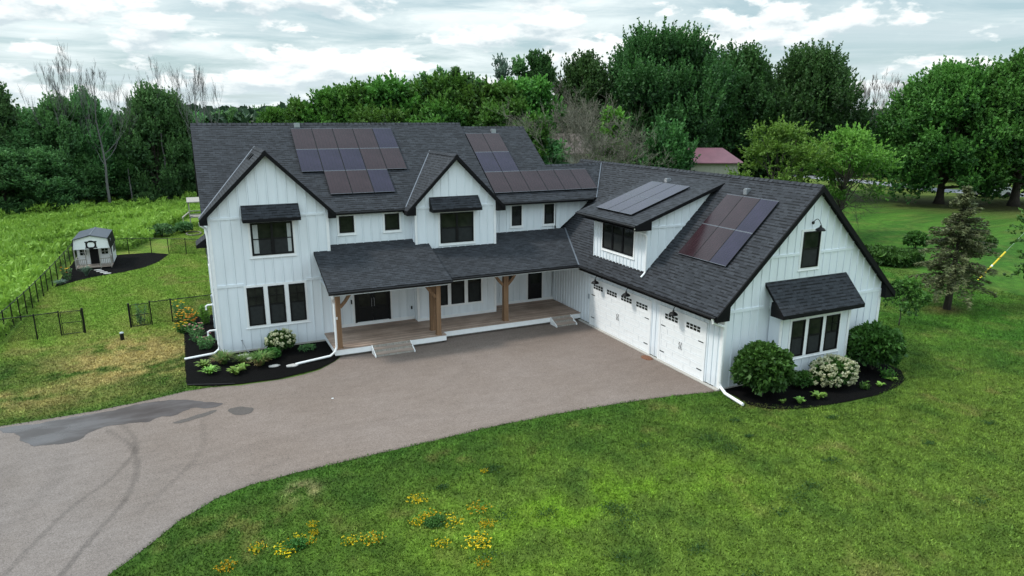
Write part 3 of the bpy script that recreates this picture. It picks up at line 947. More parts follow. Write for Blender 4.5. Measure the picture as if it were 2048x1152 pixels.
# ---- double entrance door
FMd = FM
d = MB()
FM.box(d, 6.12, 7.88, 2.70, 2.80, -.005, .07); FM.box(d, 6.12, 6.21, .58, 2.70, -.005, .07); FM.box(d, 7.79, 7.88, .58, 2.70, -.005, .07)
dob = d.build('double_door', M['black'], house)
for s, (a, b) in enumerate(((6.211, 6.995), (7.005, 7.789))):
    L = MB(); FM.box(L, a, b, .60, 2.695, -.004, .035)
    FM.box(L, a + .14, b - .14, .75, 1.22, .035, .048)
    lf = L.build('door_leaf', M['black'], dob)
    g = MB(); FM.box(g, a + .13, b - .13, 1.38, 2.58, .0352, .040)
    g.build('glass_pane', M['glass'], dob)
    h = MB(); uu = b - .06 if s == 0 else a + .06
    h.tube([FM.P(uu, 1.35, .04), FM.P(uu, 1.35, .10), FM.P(uu, 1.75, .10), FM.P(uu, 1.75, .04)], .012, 6); h.build('handle', M['galv'], dob)
t = MB()
FM.box(t, 6.02, 6.119, .60, 2.9, -.005, .034); FM.box(t, 7.881, 7.98, .60, 2.9, -.005, .034); FM.box(t, 6.12, 7.88, 2.801, 2.9, -.005, .033)
t.build('trim', M['trim'], dob)
mb = MB(); FM.box(mb, 5.03, 9.1, .42, .58, -.005, .036); mb.build('skirting_board', M['trim'], house)

# ---- centre block
FC = Face('front', -0.05)
hc = [(10.29, 12.24, 4.17, 5.9), (9.9, 12.62, .98, 3.06), (9.86, 12.42, 5.9, 6.58)]
wall(FC, [(9.12, .42), (13.36, .42), (13.36, 6.23), (11.24, 8.37), (9.12, 6.23)], 0.2, hc, [(6.02, 9.12, 13.36, .10)], u_off=.1)
wall(Face('west', 9.12), [(.152, .42), (.5, .42), (.5, 6.2), (.152, 6.2)], .2)
wall(Face('east', 13.36), [(.152, .42), (1.0, .42), (1.0, 6.2), (.152, 6.2)], .2)
window(FC, 10.39, 12.14, 4.28, 5.77, cols=2)
for a, b in ((9.98, 10.70), (10.89, 11.60), (11.80, 12.52)): window(FC, a, b, 1.11, 2.95, grid=None, rail=.55, trim=0)
mb = MB()
FC.box(mb, 9.88, 12.62, 2.951, 3.055, -.005, .033); FC.box(mb, 9.88, 12.62, 1.0, 1.109, -.005, .033)
for a, b in ((9.88, 9.979), (10.701, 10.889), (11.601, 11.799), (12.521, 12.62)): FC.box(mb, a, b, 1.11, 2.95, -.005, .033)
mb.build('window_trim', M['trim'], house)
mb = MB(); FC.box(mb, 9.10, 13.38, .42, .56, -.005, .036); mb.build('skirting_board', M['trim'], house)
for a, b in ((9.098, 9.22), (13.26, 13.382)):
    mb = MB(); FC.box(mb, a, b, .57, 6.01, -.005, .044); mb.build('corner_board', M['trim'], house)
cx_ = 11.24; cs = (8.58 - 5.98) / (11.24 - 8.672)
yv = .247 + (8.58 - 6.06) / mM; ye = .247 + (5.98 - 6.06) / mM
roof([(8.672, ye + .3, 5.98), (8.672, -.31, 5.98), (cx_, -.31, 8.58), (cx_, yv, 8.58)])
roof([(13.803, -.31, 5.98), (13.803, ye + .35, 5.98), (cx_, yv, 8.58), (cx_, -.31, 8.58)])
cap((cx_, -.31, 8.58), (cx_, yv - .05, 8.58))
strip((8.80, .30, 6.10), (cx_, yv, 8.58), .05, M['flash'], 'valley_flashing', lift=.03)
barge([(8.672, -.352, 5.98), (cx_, -.352, 8.58), (13.803, -.352, 5.98)])
ret(8.68, 9.12, -.31, .26, 5.76, 6.26); ret(13.80, 13.36, -.31, .40, 5.76, 6.26)

# ---- right block and link
FR = Face('front', 1.0)
wall(FR, [(13.2, .42), (17.55, .42), (17.55, 4.3), (19.95, 6.12), (13.2, 6.12)], .2, [(14.66, 15.43, 4.58, 5.9), (16.6, 17.39, 4.58, 5.9), (15.66, 16.7, .42, 2.85), (14.2, 14.86, 1.6, 2.4)])
window(FR, 14.76, 15.33, 4.72, 5.77, grid=(2, 2, 'upper'), curtain=False); window(FR, 16.71, 17.29, 4.71, 5.77)
window(FR, 14.28, 14.78, 1.71, 2.33, rail=0, trim=.07, sill=False)
mb = MB(); FR.box(mb, 13.36, 17.33, .42, .55, -.005, .036); mb.build('skirting_board', M['trim'], house)
d = MB(); FR.box(d, 15.75, 16.60, .56, 2.68, -.004, .05); FR.box(d, 15.90, 16.45, .75, 1.25, .05, .06)
sd = d.build('entry_door', M['black'], house)
g = MB(); FR.box(g, 15.90, 16.45, 1.45, 2.52, .0502, .055); g.build('glass_pane', M['glass'], sd)
t = MB(); FR.box(t, 15.66, 15.749, .56, 2.77, -.005, .034); FR.box(t, 16.601, 16.69, .56, 2.77, -.005, .034); FR.box(t, 15.75, 16.6, 2.681, 2.77, -.005, .033); t.build('trim', M['trim'], sd)
zR2 = zright(5.683); zL = zright(2.80)
xe = 16.713 + (6.04 - 3.138) / mG; xt = 16.713 + (zL - 3.138) / mG
roof([(13.42, .433, zright(.433)), (xe, .433, zright(.433)), (xt, 2.80, zL), (17.70, 2.80, zL), (17.70, 5.683, zR2), (13.42, 5.683, zR2)])
roof([(17.70, 10.93, zright(.433)), (13.42, 10.93, zright(.433)), (13.42, 5.683, zR2), (17.70, 5.683, zR2)])
roof([(xt, 5.17, zL - mM * 2.37), (17.4, 5.17, zL - mM * 2.37), (17.4, 2.80, zL), (xt, 2.80, zL)])
cap((13.6, 5.683, zR2), (17.70, 5.683, zR2)); cap((17.72, 2.80, zL), (xt, 2.80, zL))
wall(Face('east', 17.45), [(1, .3), (11, .3), (11, 5.9), (5.68, 9.6), (1, 5.95)], .2)
gutter([(14.0, .39, 5.98), (xe - .25, .39, 5.98)])
for o_ in (-.05, .05): strip((xe + o_, .433, 6.045), (xt + o_, 2.80, zL), .045, M['flash'], 'valley_flashing', lift=.03)

# ---- garage wing
GX0, GX1, GY = 17.35, 25.97, -12.555
FG = Face('front', GY)
def zgR(x): return 3.08 + .941 * (26.56 - x)
wall(FG, [(GX0, .08), (GX1, .08), (GX1, zgR(GX1) - .17), (21.53, 7.64), (GX0, zgar(GX0) - .17)], .2,
     [(20.9, 22.03, 4.45, 6.1), (19.25, 23.75, .0, 4.2)], [(3.10, GX0, GX1, .12), (5.08, 19.2, 24.05, .10)], step=.405)
wall(Face('west', GX0), [(-12.353, .08), (.99, .08), (.99, 3.6), (-12.353, 3.6)], .2,
     [(-8.04, -2.96, 0, 2.47), (-11.64, -8.64, 0, 2.47)], step=.28)
wall(Face('east', GX1), [(-12.353, .08), (4.9, .08), (4.9, 3.4), (-12.353, 3.4)], .2)
wall(Face('back', 5.1), [(GX0, .08), (GX1, .08), (GX1, 3.4), (21.53, 7.6), (GX0, 3.5)], .2)
mb = MB(); mb.box(GX0 - .03, GX1 + .03, GY - .03, GY + .3, -.05, .08); mb.box(GX0 - .16, GX0, -12.58, -2.0, -.05, .045); mb.build('foundation', M['concrete'], house)
mb = MB(); FG.box(mb, GX0 - .042, GX0 + .10, .08, 3.09, -.12, .044); mb.build('corner_board', M['trim'], house)
mb = MB(); FG.box(mb, GX1 - .1, GX1 + .042, .08, 3.09, -.12, .044); mb.build('corner_board', M['trim'], house)
yr0 = -12.555 - .26
roof([(16.713, -2.774, 3.138), (16.713, yr0, 3.138), (21.53, yr0, 7.815), (21.53, 5.3, 7.815), (18.0, 5.3, zgar(18.0)), (18.0, 1.0, zgar(18.0))], u=(0, -1, 0))
roof([(26.56, yr0, 3.08), (26.56, 5.3, 3.08), (21.53, 5.3, 7.815), (21.53, yr0, 7.815)])
cap((21.53, yr0, 7.815), (21.53, 5.3, 7.815))
barge([(16.713, yr0 - .042, 3.138), (21.53, yr0 - .042, 7.815), (26.56, yr0 - .042, 3.08)], w=.26)
for a, b, z_, zw in ((16.72, 17.35, 3.138, 3.5), (26.55, 25.97, 3.08, 3.45)):
    mb = MB()
    mb.hexa([(a, yr0, z_ - .24), (b, yr0, z_ - .24), (b, GY, z_ - .24), (a, GY, z_ - .24), (a, yr0, z_ - .13), (b, yr0, zw), (b, GY, zw), (a, GY, z_ - .13)])
    mb.build('eave_return', M['fascia'], house)
mb = MB(); mb.box(16.75, 17.34, GY, -2.7, 2.90, 2.93); mb.build('soffit', M['fascia'], house)
mb = MB(); mb.box(25.98, 26.5, GY, 5.2, 2.85, 2.88); mb.build('soffit', M['fascia'], house)
gutter([(16.67, -2.85, 3.07), (16.67, yr0 + .02, 3.07)])

# garage doors
GW = Face('west', GX0)
def gdoor(a, b, ngrids, label):
    """a<b along y; carriage style sectional door"""
    mb = MB(); GW.box(mb, a, b, .05, 2.36, -.005, .012)
    W = b - a; rows = 4; rh = 2.31 / rows
    for r in range(rows):
        GW.box(mb, a, b, .05 + r * rh + .004, .05 + (r + 1) * rh - .004, .0, .020)
    for r in range(0, 6):                     # embossed staggered boards
        z0 = .12 + r * .30; n = max(2, int(W / 1.15)); st = (r % 2) * .42
        for k in range(n + 1):
            u0 = a + .12 + k * 1.15 - st; u1 = u0 + 1.05
            u0 = max(u0, a + .10); u1 = min(u1, b - .10)
            if u1 - u0 > .25:
                GW.box(mb, u0, u1, z0, z0 + .014, .020, .030, 1); GW.box(mb, u0, u1, z0 + .24, z0 + .252, .020, .030)  # lower and end edges painted grey as relief shade
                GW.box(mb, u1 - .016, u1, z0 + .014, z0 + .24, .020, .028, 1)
    o = mb.build('garage_door', [M['trim'], M['emboss_shade']], house)
    gw = W / ngrids
    for k in range(ngrids):
        c = a + gw * (k + .5); g = MB(); hw = .44
        for i in range(4):
            for j in range(2):
                u0 = c - hw + i * (2 * hw / 4) + .018; z0 = 1.99 + j * .125
                GW.box(g, u0, u0 + 2 * hw / 4 - .036, z0, z0 + .10, .0202, .0245)
        g.build('door_window', M['glass'], o)
    for u, s in ((a + .04, 1), (b - .04, -1)):
        for z in (.45, 1.62):
            h = MB(); GW.box(h, min(u, u + s * .30), max(u, u + s * .30), z, z + .035, .0205, .034); h.build('strap_hinge', M['black'], o)
    for s in (-1, 1):
        h = MB(); uu = (a + b) / 2 + s * .055
        h.tube([GW.P(uu, .93, .03), GW.P(uu + s * .02, .98, .06), GW.P(uu - s * .015, 1.08, .06), GW.P(uu + s * .02, 1.18, .06), GW.P(uu, 1.24, .03)], .012, 6)
        h.build('handle', M['black'], o)
    t = MB()
    GW.box(t, a - .11, a - .001, .05, 2.48, -.005, .036); GW.box(t, b + .001, b + .11, .05, 2.48, -.005, .036); GW.box(t, a, b, 2.361, 2.48, -.005, .035)
    GW.box(t, a - .13, b + .13, 2.481, 2.51, -.005, .06)
    t.build('trim', M['trim'], o)
    tag(o, label)
gdoor(-7.94, -3.06, 4, 'wide double garage door'); gdoor(-11.54, -8.74, 2, 'narrow single garage door')

def lamp(face, u, z):
    m_ = MB(); m_.lathe(face.P(u, z, 0), [(0.0, 0.0), (.065, 0.0)], 14, 'X' if face.k == 'west' else 'Y')
    c0 = Vector(face.P(u, z, 0.002)); out = (Vector(face.P(0, 0, 1)) - Vector(face.P(0, 0, 0)))
    m_ = MB()
    m_.tube([c0, c0 + out * .03], .065, 14)
    o = m_.build('wall_lamp', M['black'], house)
    a = MB(); pts = []
    for k in range(15):
        t = k / 14.0
        # gooseneck: out, rising arc, then down into the shade
        ang = math.pi * (1.0 * t)
        dd = .03 + .36 * t
        zz = .02 + .17 * math.sin(ang * .98) + (-.05 * t)
        pts.append(c0 + out * dd + Vector((0, 0, zz)))
    pts.append(pts[-1] + Vector((0, 0, -.05)))
    a.tube(pts, .013, 8); a.build('gooseneck_arm', M['black'], o)
    s = MB(); e = pts[-1]
    prof = [(.025, .02), (.04, .0), (.045, -.05), (.09, -.075), (.15, -.11), (.185, -.16), (.19, -.19), (.18, -.19), (.17, -.165), (.13, -.12), (.0, -.09)]
    s.lathe(e, prof, 22); s.build('lamp_shade', M['black'], o, True)
    b_ = MB(); b_.lathe(e + Vector((0, 0, -.12)), [(.0, .03), (.03, .015), (.038, -.02), (.02, -.045), (0, -.05)], 12); b_.build('bulb', M['curtain'], o, True)
for yy in (-3.96, -6.60, -10.0): lamp(GW, yy, 2.70)
lamp(FG, 21.46, 6.34)

window(FG, 21.0, 21.93, 4.56, 6.0, rail=.52)
# ---- bay with its own roof
BY = -13.15
FB = Face('front', BY)
wall(FB, [(19.6, .12), (23.45, .12), (23.45, 3.15), (19.6, 3.15)], .55, [(20.1, 23.0, 1.0, 2.76)], [(2.72, 19.6, 23.45, .12)], u_off=.12)
for a, b in ((20.22, 20.93), (21.13, 21.89), (22.09, 22.86)): window(FB, a, b, 1.13, 2.62, grid=(2, 2, 'upper') if a > 22 else None, trim=0, rail=.52)
mb = MB()
FB.box(mb, 20.12, 22.96, 2.621, 2.718, -.005, .033); FB.box(mb, 20.12, 22.96, 1.03, 1.129, -.005, .033); FB.box(mb, 20.09, 22.99, .995, 1.029, -.005, .055)
for a, b in ((20.12, 20.219), (20.931, 21.129), (21.891, 22.089), (22.861, 22.96)): FB.box(mb, a, b, 1.13, 2.62, -.005, .033)
mb.build('window_trim', M['trim'], house)
for a, b in ((19.578, 19.70), (23.35, 23.472)):
    mb = MB(); FB.box(mb, a, b, .12, 2.71, -.005, .044); mb.build('corner_board', M['trim'], house)
def awning(face, u0, u1, zt, zb, out, thick=.11, name='awning', ztrim=.14):
    """little shingled roof against a wall, black sides"""
    mb = MB()
    A, B, Cc, Dd = face.P(u0, zb, out), face.P(u1, zb, out), face.P(u1, zt, .0), face.P(u0, zt, .0)
    L = math.hypot(out, zt - zb)
    mb.add([A, B, Cc, Dd], [(0, 1, 2, 3)], 0, [[(0, 0), (u1 - u0, 0), (u1 - u0, L), (0, L)]])
    e = .003
    A2, B2, C2, D2 = face.P(u0, zb - ztrim, out), face.P(u1, zb - ztrim, out), face.P(u1, zb - ztrim, .0), face.P(u0, zb - ztrim, .0)
    mb.add([A, B, Cc, Dd, A2, B2, C2, D2], [(0, 4, 5, 1), (1, 5, 6, 2), (3, 7, 4, 0), (4, 7, 6, 5)], 1)
    return mb.build(name, [M['shingle'], M['fascia']], house)
roof([(19.25, -13.605, 3.05), (23.70, -13.605, 3.05), (23.70, -12.555, 4.14), (19.25, -12.555, 4.14)], 'bay_roof', .15)
for xa, xb in ((19.26, 19.599), (23.451, 23.69)):
    mb = MB(); mb.prism([(xa, -13.60, 2.90), (xa, -12.95, 2.90), (xa, -12.95, 3.45), (xa, -13.15, 3.36), (xa, -13.60, 2.95)], (xb - xa, 0, 0)); mb.build('eave_return', M['fascia'], house)
mb = MB(); mb.box(19.6, 23.45, -13.60, -13.16, 2.89, 2.92); mb.build('soffit', M['fascia'], house)
for xa in (19.60, 23.25):
    mb = MB(); mb.prism([(xa, -13.14, 3.0), (xa, -12.56, 3.0), (xa, -12.56, 3.95), (xa, -13.14, 3.36)], (.2, 0, 0)); mb.build('wall', M['white'], house)
awning(F0, 1.36, 3.77, 6.60, 6.05, .60); awning(FC, 9.86, 12.42, 6.57, 6.02, .55)
awning(FW, 7.3, 8.9, 4.15, 3.75, .55)
window(FW, 7.6, 8.5, 2.7, 3.55, rail=0)
window(FW, 3.0, 3.9, 1.2, 2.9)

# ---- dormer on the garage roof
sD = (7.52 - 5.86) / (21.23 - 16.47)
def zd_(x): return 5.86 + sD * (x - 16.50)
FD = Face('west', 17.30)
wall(FD, [(-7.50, 3.55), (-3.17, 3.55), (-3.17, zd_(17.3) - .13), (-7.50, zd_(17.3) - .13)], .15, [(-6.68, -3.90, 4.05, 5.9)], step=.28)
window(FD, -6.55, -4.02, 4.22, 5.72, cols=3, rail=.55, curtain=False)
dpoly = [(17.452, 3.66), (17.452, zd_(17.452) - .13), (20.9, zd_(20.9) - .13)]
wall(Face('front', -7.50), dpoly, .12, [], [(5.62, 17.3, 19.35, .09)])
wall(Face('back', -3.17), dpoly, .12)
roof([(16.50, -2.80, 5.86), (16.50, -7.80, 5.86), (21.38, -7.80, zd_(21.38)), (21.38, -2.80, zd_(21.38))], u=(0, -1, 0), thick=.16)
gutter([(16.46, -2.82, 5.79), (16.46, -7.78, 5.79)])
mb = MB()
mb.add([(16.52, -7.795, 5.60), (17.30, -7.795, 5.60), (17.30, -7.502, 5.60), (16.52, -7.502, 5.60), (16.52, -7.795, 5.74), (17.30, -7.795, zd_(17.3) - .15), (17.30, -7.502, zd_(17.3) - .15), (16.52, -7.502, 5.74)],
       [(0, 3, 2, 1), (4, 5, 6, 7), (0, 1, 5, 4), (1, 2, 6, 5), (2, 3, 7, 6), (3, 0, 4, 7)])
mb.box(16.52, 17.3, -7.50, -2.84, 5.62, 5.64)
mb.build('eave_return', M['fascia'], house)

# ---- porch roofs
sP1 = (4.517 - 3.186) / (0.49 + 3.295); sP2 = (4.409 - 3.158) / (1.005 + 2.774)
def zp1(y): return 3.186 + sP1 * (y + 3.295)
def zp2(y): return 3.158 + sP2 * (y + 2.774)
roof([(4.29, -3.295, zp1(-3.295)), (9.785, -3.295, zp1(-3.295)), (9.785, -.05, zp1(-.05)), (9.12, -.05, zp1(-.05)), (9.12, .49, zp1(.49)), (5.03, .49, zp1(.49)), (5.03, 0, zp1(0)), (4.29, 0, zp1(0))], 'porch_roof')
roof([(9.6, -2.774, zp2(-2.774)), (16.713, -2.774, zp2(-2.774)), (18.05, 1.0, zp2(1.0)), (13.36, 1.0, zp2(1.0)), (13.36, -.05, zp2(-.05)), (9.6, -.05, zp2(-.05))], 'porch_roof')
strip((16.72, -2.774, 3.15), (18.0, .95, 4.40), .08, M['flash'], 'valley_flashing', lift=.02)
gutter([(4.27, -3.34, 3.11), (9.79, -3.34, 3.11)]); gutter([(9.8, -2.82, 3.08), (16.70, -2.82, 3.08)])
mb = MB()                                     # beams and porch ceiling
mb.box(4.45, 9.6, -2.62, -2.36, 2.86, 3.10); mb.box(9.6, 17.34, -1.86, -1.62, 2.86, 3.12); mb.build('porch_beam', M['fascia'], house)
mb = MB(); mb.box(4.5, 9.6, -3.2, .48, 2.96, 2.99, 0); mb.box(9.61, 17.33, -2.7, .98, 2.955, 2.985, 0); mb.build('porch_ceiling', M['white'], house)

# ---- deck
ZD = .41
mb = MB(); mb.box(4.52, 9.70, -2.61, .49, ZD - .04, ZD); mb.box(9.70, 17.33, -2.07, 1.0, ZD - .04, ZD + .001)
mb.build('porch_deck', M['deck'], house)
mb = MB()
mb.box(4.52, 9.70, -2.595, -2.56, .12, ZD - .042); mb.box(4.535, 4.57, -2.555, 0, .12, ZD - .042); mb.box(9.665, 9.69, -2.555, -2.05, .12, ZD - .042)
mb.box(9.70, 17.33, -2.055, -2.02, .12, ZD - .042)
mb.build('deck_fascia', M['trim'], house)
mb = MB(); mb.box(4.66, 9.55, -2.42, -.1, .0, .3); mb.box(9.55, 17.3, -1.88, .2, .0, .3); mb.build('deck_base', M['grey_wood'], house)
def steps(x0, x1, yf):
    root = MB(); n = 2
    for k in range(n):
        z = ZD - (k + 1) * ZD / 3; y1 = yf - k * .30
        root.box(x0 + .03, x1 - .03, y1 - .31, y1 - .0, z - .035, z)
        root.box(x0 + .03, x1 - .03, y1 - .028, y1 - .004, z, z + ZD / 3 - .045, 1)
    root.box(x0 + .03, x1 - .03, yf - .60, yf - .575, .0, ZD / 3 - .037, 1)
    o = root.build('steps', [M['step'], M['grey_wood']], house)
    for x in (x0, x1 - .035):
        s = MB(); s.prism([(x, yf - .002, ZD - .02), (x, yf - .002, .02), (x, yf - .70, .02), (x, yf - .70, .10)], (.035, 0, 0)); s.build('stringer', M['trim'], o)
    return o
steps(6.13, 7.95, -2.61); steps(15.52, 16.72, -2.07)
def post(x, y, w, brace=(), top=2.87):
    mb = MB(); mb.box(x - w / 2, x + w / 2, y - w / 2, y + w / 2, ZD + .001, top)
    mb.box(x - w / 2 - .02, x + w / 2 + .02, y - w / 2 - .02, y + w / 2 + .02, ZD + .001, ZD + .05)
    o = mb.build('porch_post', M['timber'], house)
    for s in brace:
        b = MB(); d = .07
        pts = [(x + s * w / 2 * .9, y, top - .62), (x + s * (w / 2 + .22), y, top - .38), (x + s * (w / 2 + .50), y, top + .02)]
        for p, q in zip(pts[:-1], pts[1:]):
            p = Vector(p); q = Vector(q); t = (q - p).normalized(); nn = Vector((-t.z, 0, t.x)) * .065
            b.hexa([p - nn + Vector((0, -.05, 0)), p + nn + Vector((0, -.05, 0)), p + nn + Vector((0, .05, 0)), p - nn + Vector((0, .05, 0)),
                    q - nn + Vector((0, -.05, 0)), q + nn + Vector((0, -.05, 0)), q + nn + Vector((0, .05, 0)), q - nn + Vector((0, .05, 0))])
        b.build('brace', M['timber'], o)
post(4.78, -2.44, .20, (1,)); post(9.36, -2.46, .21, (-1,)); post(9.34, -1.66, .22, (1,)); post(13.15, -1.72, .24, (-1, 1))
# porch ceiling lanterns
for x, y in ((8.35, -1.4), (14.55, -.6)):
    mb = MB(); mb.lathe((x, y, 2.95), [(.0, 0), (.09, 0), (.10, -.03), (.05, -.05), (.13, -.09), (.14, -.15), (0, -.15)], 16); mb.build('ceiling_lamp', M['black'], house)
mb = MB(); FM.box(mb, 8.93, 9.0, .95, 1.10, -.005, .05); mb.build('outlet_box', M['black'], house)
mb = MB(); FM.box(mb, 5.95, 6.0, 1.55, 1.75, -.005, .05); mb.build('doorbell', M['black'], house)
mb = MB(); GW.box(mb, -2.86, -2.76, 1.35, 1.60, -.005, .04); mb.build('keypad', M['grey_box'], house)
mb = MB(); mb.box(4.66, 4.72, -2.56, -2.545, 1.75, 1.87); mb.build('post_sensor', M['trim'], house)

# ---- solar panels
def panels(origin, ue, ve, cells, w=1.045, h=1.70, lift=.10, name='solar_panel', tone=None):
    o = Vector(origin); ue = Vector(ue).normalized(); ve = Vector(ve).normalized(); nn = ue.cross(ve)
    if nn.z < 0: nn = -nn
    for k, (c, r) in enumerate(cells):
        p = o + ue * (c * w) + ve * (r * h) + nn * lift
        g = .006
        q = [p + ue * g + ve * g, p + ue * (w - g) + ve * g, p + ue * (w - g) + ve * (h - g), p + ue * g + ve * (h - g)]
        f = .014
        i = [p + ue * (g + f) + ve * (g + f), p + ue * (w - g - f) + ve * (g + f), p + ue * (w - g - f) + ve * (h - g - f), p + ue * (g + f) + ve * (h - g - f)]
        up = nn * .002
        mb = MB()
        lo = [x - nn * .04 for x in q]
        mb.add(q + lo, [(0, 4, 5, 1), (1, 5, 6, 2), (2, 6, 7, 3), (3, 7, 4, 0), (7, 6, 5, 4)], 1)
        mb.add(q + i, [(0, 1, 5, 4), (2, 3, 7, 6)], 2); mb.add(q + i, [(1, 2, 6, 5), (3, 0, 4, 7)], 1)
        mb.add([x - up for x in i], [(0, 1, 2, 3)], 0, [[(0, 0), (w, 0), (w, h), (0, h)]])
        t = tone[k] if tone else 0
        ob = mb.build(name, [M['solar_cool'] if t else M['solar_warm'], M['black'], M['alu']], house)
vm = Vector((0, 1, mM)).normalized()
oA = (4.37, 5.30, zmain(5.30)); 
o0 = Vector(oA) - vm * (3 * 1.69 - 0)
rowA = [(c, 2) for c in range(5)] + [(c, 1) for c in range(5)] + [(c, 0) for c in (1, 2, 3)]
panels(tuple(Vector(oA) - vm * 5.07), (1, 0, 0), vm, rowA, 1.045, 1.69, tone=[0, 0, 0, 0, 1, 1, 1, 1, 0, 0, 0, 0, 1])
o1 = Vector((13.76, 5.08, zright(5.08))) - vm * 5.04
panels(tuple(o1), (1, 0, 0), vm, [(0, 2), (1, 2), (0, 1), (1, 1)] + [(c, 0) for c in range(6)], 1.045, 1.68, tone=[0, 0, 1, 1, 0, 0, 0, 0, 0, 0])
vg = Vector((1, 0, mG)).normalized()
panels((18.22, -8.56, zgar(18.22)), (0, -1, 0), vg, [(c, r) for r in (0, 1) for c in range(3)], .985, 1.745, tone=[0, 0, 1, 0, 0, 1])
vd = Vector((1, 0, sD)).normalized()
panels((17.07, -3.66, zd_(17.07)), (0, -1, 0), vd, [(c, r) for r in (0, 1) for c in range(3)], .985, 1.69, tone=[1, 1, 1, 1, 1, 1])
# junction boxes by the arrays
for (x, y, z) in ((4.75, 5.58, zmain(5.58)), (15.6, 5.3, zright(5.3)), (20.62, -4.45, zd_(20.62)), (20.95, -9.45, zgar(20.95))):
    mb = MB(); mb.box(x - .14, x + .14, y - .10, y + .10, z - .1, z + .13); mb.box(x - .11, x + .11, y - .07, y + .07, z + .131, z + .16); mb.build('vent_box', M['galv'], house)
for yy in (.62, 1.02):                      # two dark openings low on the west slope near the ridge
    xx = 2.02; z = 6.09 + (xx + .33) * mL
    nn = Vector((-mL, 0, 1)).normalized(); uu = Vector((1, 0, mL)).normalized()
    c = Vector((2.14, 1.9 + (yy - .6) * 1.6, 6.09 + (2.14 + .33) * mL))
    mb = MB()
    a = [c - uu * .16 - Vector((0, .14, 0)), c + uu * .16 - Vector((0, .14, 0)), c + uu * .16 + Vector((0, .14, 0)), c - uu * .16 + Vector((0, .14, 0))]
    mb.hexa([p - nn * .02 for p in a] + [p + nn * .05 for p in a]); mb.build('roof_vent', M['black'], house)

# ---- downspouts
def downspout(pts, name='downspout', r=.042):
    mb = MB(); mb.tube(pts, r, 8); return mb.build(name, M['trim'], house)
downspout([(16.70, -12.62, 3.02), (16.72, -12.62, 2.86), (17.22, -12.66, 2.66), (17.28, -12.63, 2.5), (17.28, -12.63, .42), (17.26, -12.72, .22), (17.16, -13.1, .12), (17.10, -14.1, .08)], r=.062)
downspout([(16.52, -7.70, 5.75), (16.55, -7.60, 5.62), (17.15, -7.58, 5.40), (17.245, -7.56, 5.25), (17.245, -7.56, 3.74), (17.12, -7.60, 3.62), (17.0, -7.60, 3.52)])
downspout([(4.40, -3.30, 3.05), (4.42, -3.25, 2.90), (4.56, -2.72, 2.62), (4.58, -2.66, 2.5), (4.58, -2.66, .55), (4.50, -2.70, .35), (4.3, -2.62, .16), (2.80, -2.78, .07)], r=.05)
downspout([(-.30, .22, 5.95), (-.30, .22, 5.82), (-.10, .12, 5.68), (-.07, .10, 5.5), (-.07, .10, .5), (-.09, .08, .25), (-.3, .0, .12), (-1.5, -.1, .07)], r=.05)
# utility gear on the west wall
for (y0, y1, z0, z1, dd, mm) in ((.55, .85, 2.3, 2.62, .16, 'grey_box'), (.50, .95, 1.45, 2.2, .13, 'grey_box'), (1.2, 1.5, .9, 1.35, .15, 'grey_box'), (.55, .8, .55, .95, .15, 'grey_box'), (1.8, 2.2, 1.2, 1.9, .14, 'grey_box')):
    mb = MB(); FW.box(mb, y0, y1, z0, z1, -.005, dd); FW.box(mb, y0 + .03, y1 - .03, z0 + .03, z1 - .03, dd, dd + .02); mb.build('meter_box', M[mm], house)
for z, y, ln in ((1.95, 1.6, .42), (.98, .7, .46)):
    mb = MB(); mb.tube([(0, y, z), (-ln + .08, y, z), (-ln, y, z - .05), (-ln, y, z - .22)], .04, 8); mb.build('vent_pipe', M['trim'], house)
mb = MB(); mb.tube([(.9, -.06, .55), (.92, -.08, .5), (1.05, -.2, .12), (1.15, -.35, .05)], .012, 6); mb.lathe((.9, -.03, .56), [(0, -.03), (.035, -.02), (.035, .03), (0, .04)], 10); mb.build('garden_tap', M['galv'], house)
# ================================================================== STANDALONE THINGS
# ---- barn style playhouse shed
SHX, SHY = -7.12, 22.8
shed = empty('shed', (SHX, SHY, 0)); tag(shed, 'small white barn-shaped shed with grey gambrel roof and railed porch in the fenced yard', 'shed')
hw = 1.10; D0, D1 = 0.0, 3.7; PD = 1.15
gam = [(-hw, 1.42), (-hw + .09, 2.12), (0, 2.36), (hw - .09, 2.12), (hw, 1.42)]
mb = MB()
mb.prism([(x, .02, z) for x, z in [(-hw, 1.42), (-hw + .09, 2.08), (0, 2.32), (hw - .09, 2.08), (hw, 1.42)]], (0, .06, 0))
mb.prism([(x, D1, z) for x, z in [(-hw, .12), (-hw, 1.42), (-hw + .09, 2.08), (0, 2.32), (hw - .09, 2.08), (hw, 1.42), (hw, .12)]], (0, -.06, 0))
mb.box(-hw, hw, PD, PD + .06, .12, 1.9)
mb.box(hw - .06, hw, PD, D1, .12, 1.5); mb.box(-hw, -hw + .06, PD, D1, .12, 1.5)
mb.box(-hw + .02, -.32, .05, .07, .75, .76)
mb.build('wall', M['trim'], shed)
r = MB(); ys_ = (-.08, D1 + .08); pr = [(-hw - .04, 1.38), (-hw + .05, 2.14), (0, 2.40), (hw - .05, 2.14), (hw + .04, 1.38)]
for i, (a, b) in enumerate(zip(pr[:-1], pr[1:])):
    r.hexa([(a[0], ys_[0], a[1] - .05), (b[0], ys_[0], b[1] - .05), (b[0], ys_[1], b[1] - .05), (a[0], ys_[1], a[1] - .05),
            (a[0], ys_[0], a[1]), (b[0], ys_[0], b[1]), (b[0], ys_[1], b[1]), (a[0], ys_[1], a[1])], 0 if i in (1, 2) else 1)
r.box(-.04, .04, -.09, D1 + .09, 2.385, 2.42, 2)
r.build('roof', [M['shed_roof'], M['fascia'], M['flash']], shed)
